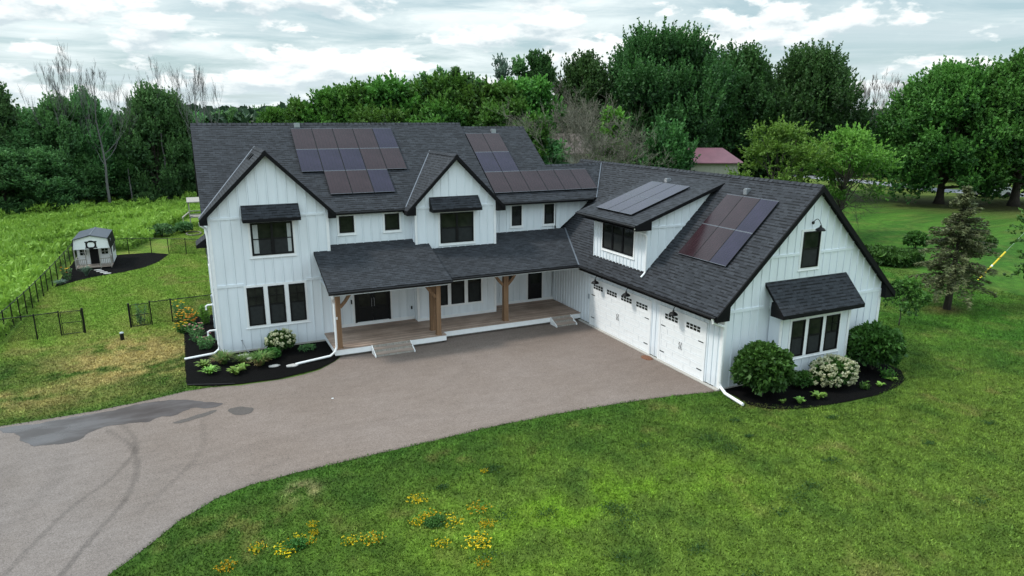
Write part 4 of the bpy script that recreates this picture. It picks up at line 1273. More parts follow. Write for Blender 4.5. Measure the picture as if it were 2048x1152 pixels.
b = MB(); b.box(-.32, -.27, .005, .02, 1.50, 1.93); b.box(.27, .32, .005, .02, 1.50, 1.93); b.box(-.36, .36, .003, .02, 1.88, 1.95); b.box(-.36, .36, .003, .02, 1.47, 1.54)
b.lathe((0, .0, 1.71), [(.30, .012), (.30, .0), (.22, .0), (.22, .012)], 28, 'Y')
for v in range(0): pass
b.build('oval_plaque', M['black'], shed)
d = MB(); d.box(-hw, hw, 0, PD, .10, .16); d.build('porch_floor', M['step'], shed)
d = MB(); d.box(-.28, .28, PD - .02, PD + .01, .16, 1.35); d.build('doorway', M['black'], shed)
for x in (-hw + .04, -.42, .42, hw - .04):
    p = MB(); p.box(x - .035, x + .035, .02, .09, .0, 1.42); p.build('porch_post', M['grey_wood'], shed)
for a, c in ((-hw + .04, -.42), (.42, hw - .04)):
    g = MB(); g.box(a, c, .035, .075, .68, .73); g.box(a, c, .035, .075, .28, .32)
    k = a + .09
    while k < c - .05: g.box(k - .014, k + .014, .04, .07, .32, .68); k += .11
    g.build('railing', M['grey_wood'], shed)
for x in (-hw + .04, hw - .04):
    g = MB(); g.box(x - .02, x + .02, .09, PD, .68, .73); g.box(x - .02, x + .02, .09, PD, .28, .32)
    k = .2
    while k < PD: g.box(x - .014, x + .014, k - .014, k + .014, .32, .68); k += .13
    g.build('railing', M['grey_wood'], shed)
for a, c in ((-.86, -.48), (.46, .86)):
    w = MB(); w.box(a - .05, c + .05, PD - .04, PD - .005, .78, 1.28); wo = w.build('window', M['trim'], shed)
    g = MB(); g.box(a, c, PD - .05, PD - .041, .83, 1.23); g.build('pane', M['glass'], wo)
    g = MB(); g.box(a, c, PD - .06, PD - .051, 1.02, 1.04); g.box((a + c) / 2 - .01, (a + c) / 2 + .01, PD - .06, PD - .051, .83, 1.23); g.build('muntin', M['trim'], wo)
w = MB(); w.box(hw - .001, hw + .02, 2.1, 2.55, .75, 1.3); wo = w.build('window', M['black'], shed)
w = MB(); w.box(hw - .001, hw + .02, 2.9, 3.35, .75, 1.3); wo = w.build('window', M['black'], shed)

for k, (x, y) in enumerate([(-6.85, 22.15), (-6.68, 21.6), (-6.42, 21.1), (-6.16, 20.65)]):
    mb = MB(); mb.prism([(x + .24 * math.cos(a) * (1 + .1 * math.sin(3 * a + k)), y + .14 * math.sin(a), .065) for a in [2 * math.pi * i / 12 for i in range(12)]], (0, 0, -.05))
    tag(mb.build('stepping_stone', M['stone']), ['square stepping stone nearest the shed porch', 'second stepping stone from the shed porch', 'third stepping stone from the shed porch', 'stepping stone at the lawn edge, farthest from the shed porch'][k], 'stepping stone', 'stepping stones leading to the shed')

# ---- chain link fences
def fence(name, pts, label, h=1.2, group='black chain link fences round the yard', post_step=None, parent_cat='fence'):
    o = empty(name, (pts[0][0], pts[0][1], 0)); tag(o, label, parent_cat, group)
    ox, oy = pts[0][0], pts[0][1]
    L = [(x - ox, y - oy) for x, y in pts]
    rl = MB(); rl.tube([(x, y, h) for x, y in L], .022, 8)
    rl.build('top_rail', M['black'], o)
    s = 0
    ch = MB()
    for (a, b) in zip(L[:-1], L[1:]):
        d = math.hypot(b[0] - a[0], b[1] - a[1])
        ch.add([(a[0], a[1], .04), (b[0], b[1], .04), (b[0], b[1], h - .02), (a[0], a[1], h - .02)], [(0, 1, 2, 3)], 0, [[(s, 0), (s + d, 0), (s + d, h), (s, h)]])
        s += d
    ch.build('chain_link_mesh', M['chain'], o)
    for x, y in L:
        p = MB(); p.tube([(x, y, 0), (x, y, h + .03)], .03, 8); p.lathe((x, y, h + .03), [(.034, -.01), (.03, .03), (0, .045)], 8); p.build('post', M['black'], o)
    return o
lf = [(-9.46, 5.90)] + [(-9.42 + .66 * (1 - math.exp(-(y - 5.9) / 9)), y) for y in (7.4, 8.75, 10.05, 11.35, 12.6, 14.0, 15.4, 16.7, 18.2, 20.0, 21.7, 23.4, 25.2, 27.0)] + [(-8.85, 28.1)]
fence('fence', lf, 'long black chain link fence running back along the meadow on the left')
fence('fence', [(-8.85, 28.1), (-7.0, 28.0), (-5.3, 27.95), (-3.72, 27.4), (-2.5, 26.6), (-1.28, 25.9), (0.1, 25.1), (1.6, 24.3), (3.2, 23.6)], 'black chain link fence behind the shed and its mulch bed')
fence('fence', [(-9.46, 5.90), (-7.83, 6.02), (-6.87, 6.2)], 'short black chain link fence run from the long meadow fence to the left gate')
fence('fence', [(-2.98, 6.4), (-2.03, 6.5), (-.08, 6.7)], 'short black chain link fence run between the right gate and the house wall')
def gate(x0, y0, x1, y1, label):
    o = empty('gate', (x0, y0, 0)); tag(o, label, 'gate', 'black chain link gates')
    a = (0, 0); b = (x1 - x0, y1 - y0); h = 1.17
    f = MB(); f.tube([(a[0], a[1], .06), (a[0], a[1], h), (b[0], b[1], h), (b[0], b[1], .06), (a[0], a[1], .06)], .022, 8, cap=False)
    f.tube([(a[0], a[1], .62), (b[0], b[1], .62)], .018, 6); f.build('gate_frame', M['black'], o)
    d = math.hypot(*b); c = MB(); c.add([(a[0], a[1], .06), (b[0], b[1], .06), (b[0], b[1], h), (a[0], a[1], h)], [(0, 1, 2, 3)], 0, [[(0, 0), (d, 0), (d, h), (0, h)]]); c.build('chain_link_mesh', M['chain'], o)
    return o
gate(-6.80, 6.22, -5.97, 6.24, 'left of the two black chain link gates, standing free on the lawn side')
gate(-3.83, 6.28, -3.04, 6.38, 'right of the two black chain link gates, nearer the house')
for x, y, lb in ((-5.90, 6.24, 'thick black fence post at the free end of the left gate'), (-3.91, 6.27, 'thick black fence post at the free end of the right gate')):
    p = MB(); p.tube([(0, 0, 0), (0, 0, 1.24)], .05, 10); p.lathe((0, 0, 1.24), [(.054, -.01), (.045, .03), (0, .05)], 10)
    o = p.build('fence_post', M['black']); o.location = (x, y, 0); tag(o, lb, 'fence post')

# bollard on the dry bank
b = empty('bollard', (-4.16, 4.22, 0)); tag(b, 'short dark bollard with a pale cap on the dry grass bank', 'bollard')
m_ = MB(); m_.lathe((0, 0, 0), [(0, 0), (.085, 0), (.085, .34), (0, .34)], 16); m_.build('body', M['black'], b)
m_ = MB(); m_.lathe((0, 0, 0), [(.09, .341), (.095, .38), (.05, .41), (0, .415)], 16); m_.build('cap', M['grey_box'], b)
# doormat-like brown thing by the garage pillar
m_ = MB(); m_.lathe((0, 0, 0), [(.0, .075), (.10, .07), (.2, .055), (.27, .03), (.30, .0)], 20)
o = m_.build('coir_mat', M['brown']); o.location = (17.0, -8.34, .013); o.scale = (.75, 1.1, 1); tag(o, 'low oval reddish brown coir mat between the two garage doors', 'mat')
# yellow guy wire guard
o = empty('guy_wire', (45.7, -5.2, 0)); tag(o, 'leaning bright yellow guy wire guard on the right lawn', 'guy wire')
m_ = MB(); m_.tube([(0, 0, 0), (1.85, -.35, 1.8)], .055, 8); m_.build('yellow_guard', M['yellow'], o)
m_ = MB(); m_.tube([(1.85, -.35, 1.8), (10.5, -1.98, 10.2)], .008, 5); m_.build('wire', M['galv'], o)
m_ = MB(); m_.tube([(.88, -.17, .86), (.98, -.18, .95)], .065, 8); m_.build('sleeve_joint', M['trim'], o)

# white litter on the drive
m_ = MB(); m_.hexa([(3.5, -7.05, .014), (3.58, -7.06, .014), (3.57, -7.0, .014), (3.5, -7.0, .014), (3.5, -7.05, .03), (3.57, -7.06, .035), (3.57, -7.0, .03), (3.5, -7.0, .025)])
tag(m_.build('paper_scrap', M['trim']), 'tiny white scrap lying on the open driveway', 'scrap')

# ---- play stand behind the house, left
ps = empty('play_stand', (-.35, 41.0, 0)); tag(ps, 'weathered wooden play stand with flat roof and sloped side at the meadow edge', 'play stand')
m_ = MB(); m_.hexa([(-.6, -.8, 2.35), (1.1, -.8, 2.35), (1.1, 1.0, 2.6), (-.6, 1.0, 2.6), (-.6, -.8, 2.43), (1.1, -.8, 2.43), (1.1, 1.0, 2.68), (-.6, 1.0, 2.68)]); m_.build('roof', M['grey_wood'], ps)
for x, y in ((-.45, -.6), (.95, -.6), (-.45, .8), (.95, .8)):
    m_ = MB(); m_.box(x - .05, x + .05, y - .05, y + .05, 0, 2.4); m_.build('leg', M['grey_wood'], ps)
m_ = MB(); m_.box(-.5, 1.0, -.65, .85, .9, .98); m_.build('platform', M['grey_wood'], ps)
m_ = MB(); m_.box(-.5, 1.0, -.66, -.60, 1.5, 1.58); m_.box(-.5, 1.0, -.66, -.60, 1.2, 1.26); m_.build('railing', M['grey_wood'], ps)
m_ = MB(); m_.hexa([(-1.15, -.55, .85), (-.5, -.55, 1.35), (-.5, .2, 1.35), (-1.15, .2, .85), (-1.15, -.55, .92), (-.5, -.55, 1.42), (-.5, .2, 1.42), (-1.15, .2, .92)]); m_.box(-1.1, -1.03, -.55, -.48, 0, .9); m_.build('side_shelf', M['grey_wood'], ps)
m_ = MB()
ring = [(-.62 + .62 * math.cos(a), 35.9 + 1.1 * math.sin(a), .07) for a in [2 * math.pi * i / 10 for i in range(11)]]
m_.tube(ring, .06, 6); tag(m_.build('bed_edging', M['bark_tan']), 'ring of old logs round a small bare bed on the far lawn', 'edging')

# ---- far buildings
bn = empty('metal_barn', (98, 80, 0), 0); tag(bn, 'tan metal barn with faded red roof half hidden by the tall maples', 'barn')
bn.location = (50.0, 26.46, 0)
dirb = Vector((1, -.46, 0)).normalized(); nb = Vector((dirb.y, -dirb.x, 0))
def bq(mb, pts, mi=0): mb.add(pts, [tuple(range(len(pts)))], mi)
def barn(root, L, Wd, eave, ridge, u, wallm, roofm, over=.35, hip=0):
    u = Vector(u).normalized(); v = Vector((-u.y, u.x, 0))
    if v.y < 0: v = -v
    z = lambda h: Vector((0, 0, h))
    a, b, c, d = -u * L / 2, u * L / 2, u * L / 2 + v * Wd, -u * L / 2 + v * Wd
    m_ = MB(); m_.prism([a, b, b + z(eave), a + z(eave)], v * .1); m_.prism([d, c, c + z(eave), d + z(eave)], -v * .1)
    pk = z(eave if hip else ridge)
    m_.prism([b, c, c + z(eave), b + v * Wd / 2 + pk, b + z(eave)], -u * .1); m_.prism([a, d, d + z(eave), a + v * Wd / 2 + pk, a + z(eave)], u * .1)
    n = int(L / .45)
    for i in range(n):
        p = a + u * (L * (i + .5) / n); m_.prism([p - v * .03, p + u * .06 - v * .03, p + u * .06 - v * .03 + z(eave - .05), p - v * .03 + z(eave - .05)], v * .03)
    m_.build('wall', wallm, root)
    m_ = MB(); uo = u * over; vo = v * over; dz = (ridge - eave) / (Wd / 2) * over
    rc0 = a + v * Wd / 2 + z(ridge + .08) - uo + u * hip; rc1 = b + v * Wd / 2 + z(ridge + .08) + uo - u * hip
    e0 = a - uo - vo + z(eave - dz + .08); e1 = b + uo - vo + z(eave - dz + .08); e2 = c + uo + vo + z(eave - dz + .08); e3 = d - uo + vo + z(eave - dz + .08)
    for q in ([e0, e1, rc1, rc0], [e2, e3, rc0, rc1]): m_.prism(q, (0, 0, -.10))
    if hip:
        m_.prism([e1, e2, rc1], (0, 0, -.1)); m_.prism([e3, e0, rc0], (0, 0, -.1))
    m_.build('roof', roofm, root)
barn(bn, 6.62, 5.4, 5.75, 7.0, (5.99, -2.82, 0), M['tan_wall'], M['pink_roof'], .4, 1.5)
hs = empty('neighbour_house', (34.6, 29.6, 0)); tag(hs, 'low neighbour house with brown hipped roof glimpsed behind the bare grey tree', 'house')
barn(hs, 5.0, 4.5, 7.0, 8.6, (1, -.45, 0), M['tan_wall'], M['brown_roof'], .4, 1.6)
m_ = MB(); m_.prism([Vector((-.9, -.02, 5.2)), Vector((-.2, -.02 - .0, 5.2)), Vector((-.2, -.02, 6.3)), Vector((-.9, -.02, 6.3))], (0, -.05, 0)); m_.build('window', M['glass'], hs)
cv = empty('caravan', (-24.5, 66, 0)); tag(cv, 'pale caravan roof showing through gaps in the left woodland', 'caravan')
m_ = MB(); m_.box(-1.6, 1.6, -1.1, 1.1, 1.0, 5.5); m_.build('body', M['van_white'], cv)
m_ = MB(); m_.prism([(-1.8, -1.3, 5.5), (1.8, -1.3, 5.5), (1.4, -1.3, 6.2), (-1.4, -1.3, 6.2)], (0, 2.6, 0)); m_.build('roof', M['grey_box'], cv)
for x in (-.9, .9):
    m_ = MB(); m_.lathe((x, -1.15, .5), [(0, 0), (.5, 0), (.5, .2), (0, .2)], 14, 'Y'); m_.build('wheel', M['black'], cv)
vn = empty('parked_van', (97.5, 24.5, 0), -.4); tag(vn, 'white van parked on the lane behind the rightmost big maple', 'van')
m_ = MB(); m_.prism([(-2.4, -1, .4), (2.4, -1, .4), (2.4, -1, 1.2), (1.7, -1, 1.35), (1.1, -1, 2.2), (-2.4, -1, 2.25)], (0, 2, 0)); m_.build('body', M['van_white'], vn)
m_ = MB(); m_.prism([(1.15, -1.01, 1.45), (1.55, -1.01, 1.45), (1.1, -1.01, 2.05), (.5, -1.01, 2.05), (.5, -1.01, 1.45)], (0, 2.02, 0)); m_.build('window', M['glass'], vn)
for x in (-1.5, 1.5):
    for y in (-.9, .9):
        m_ = MB(); m_.lathe((x, y, .38), [(0, -.12), (.38, -.12), (.38, .12), (0, .12)], 16, 'Y'); m_.build('wheel', M['black'], vn)

# ================================================================== VEGETATION
def unit(v): return v / np.maximum(np.linalg.norm(v, axis=1, keepdims=True), 1e-9)
def cards(C, A, size, rng, aspect=1.6, jitter=0.35, flat=None):
    """leaf quads: centre C, long axis A (N,3), size (N,)"""
    n = len(C)
    A = unit(A + rng.normal(0, jitter, (n, 3)))
    B = rng.normal(0, 1, (n, 3))
    if flat is not None: B = B * np.array([1, 1, flat])
    B = unit(B - (B * A).sum(1, keepdims=True) * A)
    a = A * (size * aspect / 2)[:, None]; b = B * (size / 2)[:, None]
    V = np.empty((n, 4, 3))
    V[:, 0] = C - a; V[:, 1] = C + b * 1.0 - a * 0.1; V[:, 2] = C + a; V[:, 3] = C - b - a * 0.1
    return V.reshape(-1, 3)

def crown_mesh(name, m, rng, W, z0, z1, profile, nl=26, shoots=70, leaves=11, leaf=.26, lobe=(.15, .24), up=.6, shoot_len=.9, flatten=1.0, fill=.25, parent=None, gap=0.0, tufts=0):
    t = rng.uniform(0, 1, nl) ** .8
    ph = rng.uniform(0, 2 * math.pi, nl)
    pr = np.interp(t, [p[0] for p in profile], [p[1] for p in profile])
    rr = pr * W / 2 * np.sqrt(rng.uniform(.12, 1.0, nl)) * .98
    z1 = z1 - shoot_len * (up * 1.1 if not tufts else 1.35)
    cx = rr * np.cos(ph); cy = rr * np.sin(ph); cz = z0 + (z1 - z0) * t
    rl = W * rng.uniform(lobe[0] * .7, lobe[1], nl) * np.clip(.45 + pr * .6, .45, 1)
    cz = np.minimum(cz, z1 - rl * .8)
    LC = np.stack([cx, cy, cz], 1)
    Cs = []; As = []; Ss = []; Ts = []
    ns = shoots
    for i in range(nl):
        d = unit(rng.normal(0, 1, (ns, 3)) + np.array([0, 0, .35]))
        rad_ = rl[i] * rng.uniform(.55, 1.12, ns)
        base = LC[i] + d * rad_[:, None] * np.array([1, 1, flatten])
        ax = unit(d * (1 - up) + np.array([0, 0, up]) + rng.normal(0, .18, (ns, 3)))
        s = rng.uniform(0, 1, (ns, leaves))
        sl_ = shoot_len * (.45 + 1.3 * rng.uniform(0, 1, (ns, 1)) ** 1.6)
        pos = base[:, None, :] + ax[:, None, :] * (s * sl_)[:, :, None]
        sp = leaf * .85 * (1.1 - .75 * s)
        pos = pos + rng.normal(0, 1, (ns, leaves, 3)) * sp[:, :, None] * .62
        out = unit((pos - (base[:, None, :] + ax[:, None, :] * (s * shoot_len)[:, :, None])).reshape(-1, 3) + 1e-4)
        Cs.append(pos.reshape(-1, 3)); As.append(out + np.repeat(ax, leaves, 0) * .5)
        Ss.append(leaf * rng.uniform(.7, 1.3, ns * leaves))
        hue = rng.uniform(-.12, .12)
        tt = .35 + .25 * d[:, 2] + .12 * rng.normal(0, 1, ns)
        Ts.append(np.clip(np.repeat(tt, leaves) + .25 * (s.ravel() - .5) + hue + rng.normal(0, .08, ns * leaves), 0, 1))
        if fill > 0:
            nf = int(ns * leaves * fill * .35)
            q = unit(rng.normal(0, 1, (nf, 3))) * (rl[i] * rng.uniform(0, .75, nf) ** .6)[:, None]
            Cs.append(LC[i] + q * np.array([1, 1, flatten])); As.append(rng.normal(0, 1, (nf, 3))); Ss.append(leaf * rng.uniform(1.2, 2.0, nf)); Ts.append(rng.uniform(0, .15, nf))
    if tufts:
        hi_ = [i for i in range(nl) if LC[i, 2] > z0 + (z1 - z0) * .35]
        for i in hi_:
            k = int(tufts * rng.uniform(.6, 1.4))
            d = unit(rng.normal(0, 1, (k, 3)) * np.array([1, 1, .6]) + np.array([0, 0, .9]))
            o_ = LC[i] - np.array([0, 0, z0 + (z1 - z0) * .35]); outw = unit(o_[None])[0]
            base = LC[i] + d * rl[i] * .8
            ax = unit(np.array([0, 0, .9]) + outw * .35 + rng.normal(0, .16, (k, 3)))
            L = shoot_len * rng.uniform(.9, 2.3, k); m_ = 34
            s = rng.uniform(0, 1, (k, m_)); pos = base[:, None] + ax[:, None] * (s * L[:, None])[:, :, None]
            pos = pos + rng.normal(0, 1, (k, m_, 3)) * (leaf * (1.15 - .75 * s))[:, :, None] * .75
            Cs.append(pos.reshape(-1, 3)); As.append(np.repeat(ax, m_, 0) + rng.normal(0, .6, (k * m_, 3))); Ss.append(leaf * rng.uniform(.7, 1.2, k * m_))
            Ts.append(np.clip(.5 + .3 * (s.ravel() - .5) + np.repeat(rng.normal(0, .12, k), m_) + rng.normal(0, .08, k * m_), 0, 1))
    C = np.concatenate(Cs); A = np.concatenate(As); S = np.concatenate(Ss); T_ = np.concatenate(Ts)
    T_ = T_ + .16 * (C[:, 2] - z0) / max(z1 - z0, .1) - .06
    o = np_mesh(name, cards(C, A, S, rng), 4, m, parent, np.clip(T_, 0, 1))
    return o, LC, rl

def limbs(mb, rng, H, r0, LC, trunk_top=.55, n=14, fork=None, sides=7, lean=(0, 0)):
    p = []; k = 7; top = H * trunk_top
    for i in range(k):
        t = i / (k - 1)
        p.append((lean[0] * t + rng.normal(0, .05) * (i > 0) * H * .02, lean[1] * t + rng.normal(0, .05) * (i > 0) * H * .02, top * t))
    rr = [r0 * (1.35 if i == 0 else 1 - .6 * i / (k - 1)) for i in range(k)]
    mb.tube(p, rr, sides + 2)
    order = list(range(len(LC))); rng.shuffle(order)
    for j in order[:n]:
        c = Vector(LC[j]); t = rng.uniform(.3, .95)
        i = min(int(t * (k - 1)), k - 2); f = t * (k - 1) - i
        s = Vector(p[i]).lerp(Vector(p[i + 1]), f)
        if s.z > c.z - .2: s = Vector(p[max(1, int(.3 * k))])
        mid = s.lerp(c, .5) + Vector((rng.normal(0, .1), rng.normal(0, .1), abs(rng.normal(0, .12)))) * (c - s).length * .35
        rb = r0 * rng.uniform(.22, .42)
        mb.tube([s, s.lerp(mid, .5) + Vector((0, 0, .02)), mid, mid.lerp(c, .6), c], [rb, rb * .85, rb * .65, rb * .4, rb * .15], sides)

ROUND = [(0, .55), (.2, .95), (.5, 1.0), (.75, .75), (1, .3)]
OVAL = [(0, .45), (.25, .9), (.55, .95), (.8, .6), (1, .2)]
TALL = [(0, .7), (.3, 1), (.7, .9), (1, .4)]
def make_tree(name, seed, W, H, z0, leafm, label, cat='tree', group=None, barkm='bark', loc=(0, 0, 0), profile=ROUND, r0=None, trunk_top=.55, nlimb=14, **kw):
    rng = np.random.default_rng(seed)
    root = empty(name, loc); tag(root, label, cat, group)
    o, LC, rl = crown_mesh('crown', leafm, rng, W, z0, H, profile, parent=root, **kw)
    mb = MB(); limbs(mb, rng, H, r0 or W * .028, LC, trunk_top, nlimb)
    mb.build('trunk', M[barkm], root, True)
    return root
def copy_thing(root, loc, scale=(1, 1, 1), rz=0, label=None, group=None):
    r = root.copy(); COL.objects.link(r); r.location = loc; r.scale = scale; r.rotation_euler = (0, 0, rz)
    if label: r['label'] = label
    if group: r['group'] = group
    for ch in list(root.children):
        c = ch.copy(); COL.objects.link(c); c.parent = r
    return r

# camera-facing ground coordinates: helper to place things by bearing and distance while laying out the site
CAMP = (-0.529, -31.549, 10.335)
def branching(mb, rng, p, d, L, r, depth, spread=.5, sides=4, upb=.15, n=(2, 4), minr=.006):
    segs = 4; pts = [p]; q = p; dd = d
    for i in range(segs):
        dd = (dd + Vector(rng.normal(0, .10, 3)) + Vector((0, 0, upb * .3))).normalized()
        q = q + dd * (L / segs); pts.append(q)
    mb.tube(pts, [r * (1 - .6 * i / segs) for i in range(segs + 1)], sides if depth > 1 else 3, cap=False)
    if depth == 0: return
    for k in range(rng.integers(n[0], n[1] + 1)):
        t = rng.uniform(.3, 1.0); i = min(int(t * segs), segs - 1)
        s = pts[i].lerp(pts[i + 1], t * segs - i)
        nd = (dd + Vector(rng.normal(0, spread, 3)) + Vector((0, 0, upb))).normalized()
        branching(mb, rng, s, nd, L * rng.uniform(.5, .8), max(r * .45, minr), depth - 1, spread, sides, upb, n, minr)
def bare_tree(name, seed, loc, H, r0, label, m='bark_grey', depth=4, spread=.45, start=.35, nb=9, cat='tree', group=None, Lf=.38, upb=.35, minr=.012):
    rng = np.random.default_rng(seed); root = empty(name, loc); tag(root, label, cat, group)
    mb = MB(); k = 9; p = [Vector((rng.normal(0, .03) * H * i / k * .4, rng.normal(0, .03) * H * i / k * .4, H * .92 * i / (k - 1))) for i in range(k)]
    mb.tube(p, [r0 * (1 - .9 * i / (k - 1)) for i in range(k)], 7)
    mb.build('trunk', M[m], root, True)
    bb = MB()
    for j in range(nb):
        t = start + (1 - start) * (j + rng.uniform(0, .8)) / nb; t = min(t, .98); i = min(int(t * (k - 1)), k - 2)
        s = p[i].lerp(p[i + 1], t * (k - 1) - i); a = rng.uniform(0, 2 * math.pi)
        d = Vector((math.cos(a), math.sin(a), rng.uniform(.5, 1.3))).normalized()
        branching(bb, rng, s, d, H * Lf * (1.15 - t) * rng.uniform(.7, 1.1) + H * .06, r0 * .28 * (1.1 - t) + .006, depth - 1, spread, 4, upb, (2, 4), minr * .55)
    bb.build('branches', M[m], root)
    return root

# --- tall silver maples behind the garage wing
mk = dict(up=.62, shoot_len=1.5, leaf=.21, tufts=9)
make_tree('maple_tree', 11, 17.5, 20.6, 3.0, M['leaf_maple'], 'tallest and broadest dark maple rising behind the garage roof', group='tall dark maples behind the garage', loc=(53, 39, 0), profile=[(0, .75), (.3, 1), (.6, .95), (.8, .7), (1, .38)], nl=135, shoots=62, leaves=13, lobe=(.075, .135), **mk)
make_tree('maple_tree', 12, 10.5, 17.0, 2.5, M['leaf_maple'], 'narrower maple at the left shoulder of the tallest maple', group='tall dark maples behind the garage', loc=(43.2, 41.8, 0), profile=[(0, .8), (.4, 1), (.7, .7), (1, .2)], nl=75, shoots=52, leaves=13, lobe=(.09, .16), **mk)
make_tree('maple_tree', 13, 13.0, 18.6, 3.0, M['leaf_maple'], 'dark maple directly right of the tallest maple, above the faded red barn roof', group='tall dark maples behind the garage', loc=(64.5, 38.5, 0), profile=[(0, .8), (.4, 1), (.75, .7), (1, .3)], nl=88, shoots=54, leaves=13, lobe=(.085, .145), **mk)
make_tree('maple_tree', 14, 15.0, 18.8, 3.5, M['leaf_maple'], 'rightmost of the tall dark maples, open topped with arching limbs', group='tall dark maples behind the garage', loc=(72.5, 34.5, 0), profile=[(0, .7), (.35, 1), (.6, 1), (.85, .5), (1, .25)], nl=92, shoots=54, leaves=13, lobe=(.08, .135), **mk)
make_tree('maple_tree', 19, 9, 11.5, .5, M['leaf_maple'], 'low dark maple filling the space below the tallest maple', group='tall dark maples behind the garage', loc=(46.5, 36.5, 0), nl=30, shoots=55, leaves=11, lobe=(.15, .22), **mk)
make_tree('maple_tree', 20, 10, 11.0, .5, M['leaf_maple'], 'low dark maple between the faded red barn and the rightmost tall maple', group='tall dark maples behind the garage', loc=(72.5, 41.5, 0), nl=30, shoots=55, leaves=11, lobe=(.15, .22), **mk)
make_tree('maple_tree', 22, 5.0, 9.5, 3.2, M['leaf_maple'], 'dark hanging foliage clump covering the left end of the faded red barn roof', group='tall dark maples behind the garage', loc=(43.9, 25.9, 0), nl=22, shoots=40, leaves=11, lobe=(.12, .2), **mk)
# --- roadside maples, right
mk2 = dict(up=.45, shoot_len=1.2, leaf=.21, tufts=6)
make_tree('maple_tree', 15, 15.5, 16.6, 1.7, M['leaf_maple2'], 'large green maple with a dark forked trunk on the right back lawn', group='green maples on the right back lawn', loc=(83.5, 22.5, 0), r0=.5, trunk_top=.35, profile=[(0, .95), (.25, 1), (.55, 1), (.8, .72), (1, .35)], nl=120, shoots=58, leaves=13, lobe=(.07, .125), nlimb=22, **mk2)
make_tree('maple_tree', 16, 15.0, 18.0, 1.5, M['leaf_maple2'], 'large green maple cut by the right edge of the view', group='green maples on the right back lawn', loc=(89.5, 17.2, 0), r0=.55, trunk_top=.35, profile=[(0, .95), (.25, 1), (.55, 1), (.8, .75), (1, .4)], nl=120, shoots=58, leaves=13, lobe=(.07, .125), nlimb=22, **mk2)
make_tree('maple_tree', 21, 10, 12.5, 2.2, M['leaf_maple2'], 'smaller green maple tucked behind the large forked maple on the right', group='green maples on the right back lawn', loc=(97, 36, 0), nl=34, shoots=50, leaves=10, **mk2)
# --- yellow-green locust beside the garage gable
def locust(seed, loc, W, H, label, z0=2.2, tr=(0, 0)):
    return make_tree('locust_tree', seed, W, H, z0, M['leaf_locust'], label, loc=loc, barkm='bark', group='airy yellow-green locust trees behind the garage gable', profile=[(0, .75), (.3, 1), (.7, .95), (1, .5)], nl=26, shoots=46, leaves=10, leaf=.15, lobe=(.10, .16), up=.15, shoot_len=.75, flatten=.5, fill=.05, r0=.17, trunk_top=.6, nlimb=24)
locust(31, (46.3, 13.2, 0), 8.2, 9.7, 'fuller airy yellow-green locust tree just behind the garage ridge')
rt = locust(32, (51.8, 10.8, 0), 6.8, 9.2, 'sparser yellow-green locust tree with bare drooping twigs right of the fuller one', 3.6)
rng = np.random.default_rng(5); bb = MB()
for j in range(16):
    a = rng.uniform(0, 6.28); s = Vector((0, 0, rng.uniform(2.2, 5.5)))
    branching(bb, rng, s, Vector((math.cos(a), math.sin(a), .15)).normalized(), rng.uniform(1.4, 2.4), .035, 3, .5, 4, -.12, (3, 4), .008)
bb.build('branches', M['bark'], rt)
# --- grey half-bare shrub tree behind the roof, with a lime green tree
mr = bare_tree('bare_tree', 41, (25.0, 11.9, 0), 10.3, .16, 'wide half-bare grey twiggy tree behind the link roof', 'bark_tan', 6, .55, .2, 17, Lf=.50, upb=.16, minr=.021)
bare_tree('bare_tree', 42, (27.4, 10.6, 0), 8.9, .13, 'lower bare twiggy tree at the foot of the lime green tree', 'bark_tan', 6, .6, .2, 14, Lf=.52, upb=.08, minr=.021)
bare_tree('bare_tree', 43, (32.3, 30.6, 0), 12.8, .2, 'dead brown twiggy tree below the dark poplar top', 'bark_brown', 5, .4, .25, 14, Lf=.34, upb=.35, minr=.015)
make_tree('lime_green_tree', 44, 2.9, 10.6, 5.6, M['leaf_lime'], 'small bright lime green tree top above the garage ridge', loc=(28.0, 11.9, 0), profile=OVAL, nl=14, shoots=46, leaves=9, leaf=.17, lobe=(.16, .24), up=.4, shoot_len=.5, r0=.1, fill=.1)
make_tree('green_shrub_tree', 45, 4.0, 8.6, 3.0, M['leaf_wood'], 'dull green low tree mixed into the grey twigs behind the link roof', loc=(23.4, 13.6, 0), nl=18, shoots=40, leaves=8, leaf=.17, up=.3, shoot_len=.5, r0=.1, fill=.1)
make_tree('green_shrub_tree', 46, 2.4, 10.4, 4.0, M['leaf_walnut'], 'bright green shrub tree at the right end of the upper roof', loc=(22.3, 13.2, 0), nl=16, shoots=40, leaves=9, leaf=.17, up=.3, shoot_len=.5, r0=.1)
# --- slim poplars
make_tree('poplar_tree', 51, 2.3, 16.5, 8.5, M['leaf_pale'], 'slim pale grey-green poplar, leftmost of three behind the upper roof', group='slim poplars behind the upper roof', loc=(30.4, 36.8, 0), profile=TALL, nl=14, shoots=26, leaves=8, leaf=.16, lobe=(.15, .24), up=.8, shoot_len=.6, r0=.1, trunk_top=.95, fill=0, barkm='bark_grey')
make_tree('poplar_tree', 52, 2.6, 16.1, 8, M['leaf_wood'], 'slim mid green poplar between the pale and the dark one', group='slim poplars behind the upper roof', loc=(32.1, 36.2, 0), profile=TALL, nl=18, shoots=36, leaves=9, leaf=.18, lobe=(.16, .25), up=.8, shoot_len=.7, r0=.1, trunk_top=.9)
make_tree('poplar_tree', 53, 3.4, 16.9, 8, M['leaf_maple'], 'dark full topped poplar, rightmost of the three behind the upper roof', group='slim poplars behind the upper roof', loc=(33.9, 35.2, 0), profile=TALL, nl=24, shoots=44, leaves=10, leaf=.2, lobe=(.16, .25), up=.8, shoot_len=.8, r0=.12, trunk_top=.9)

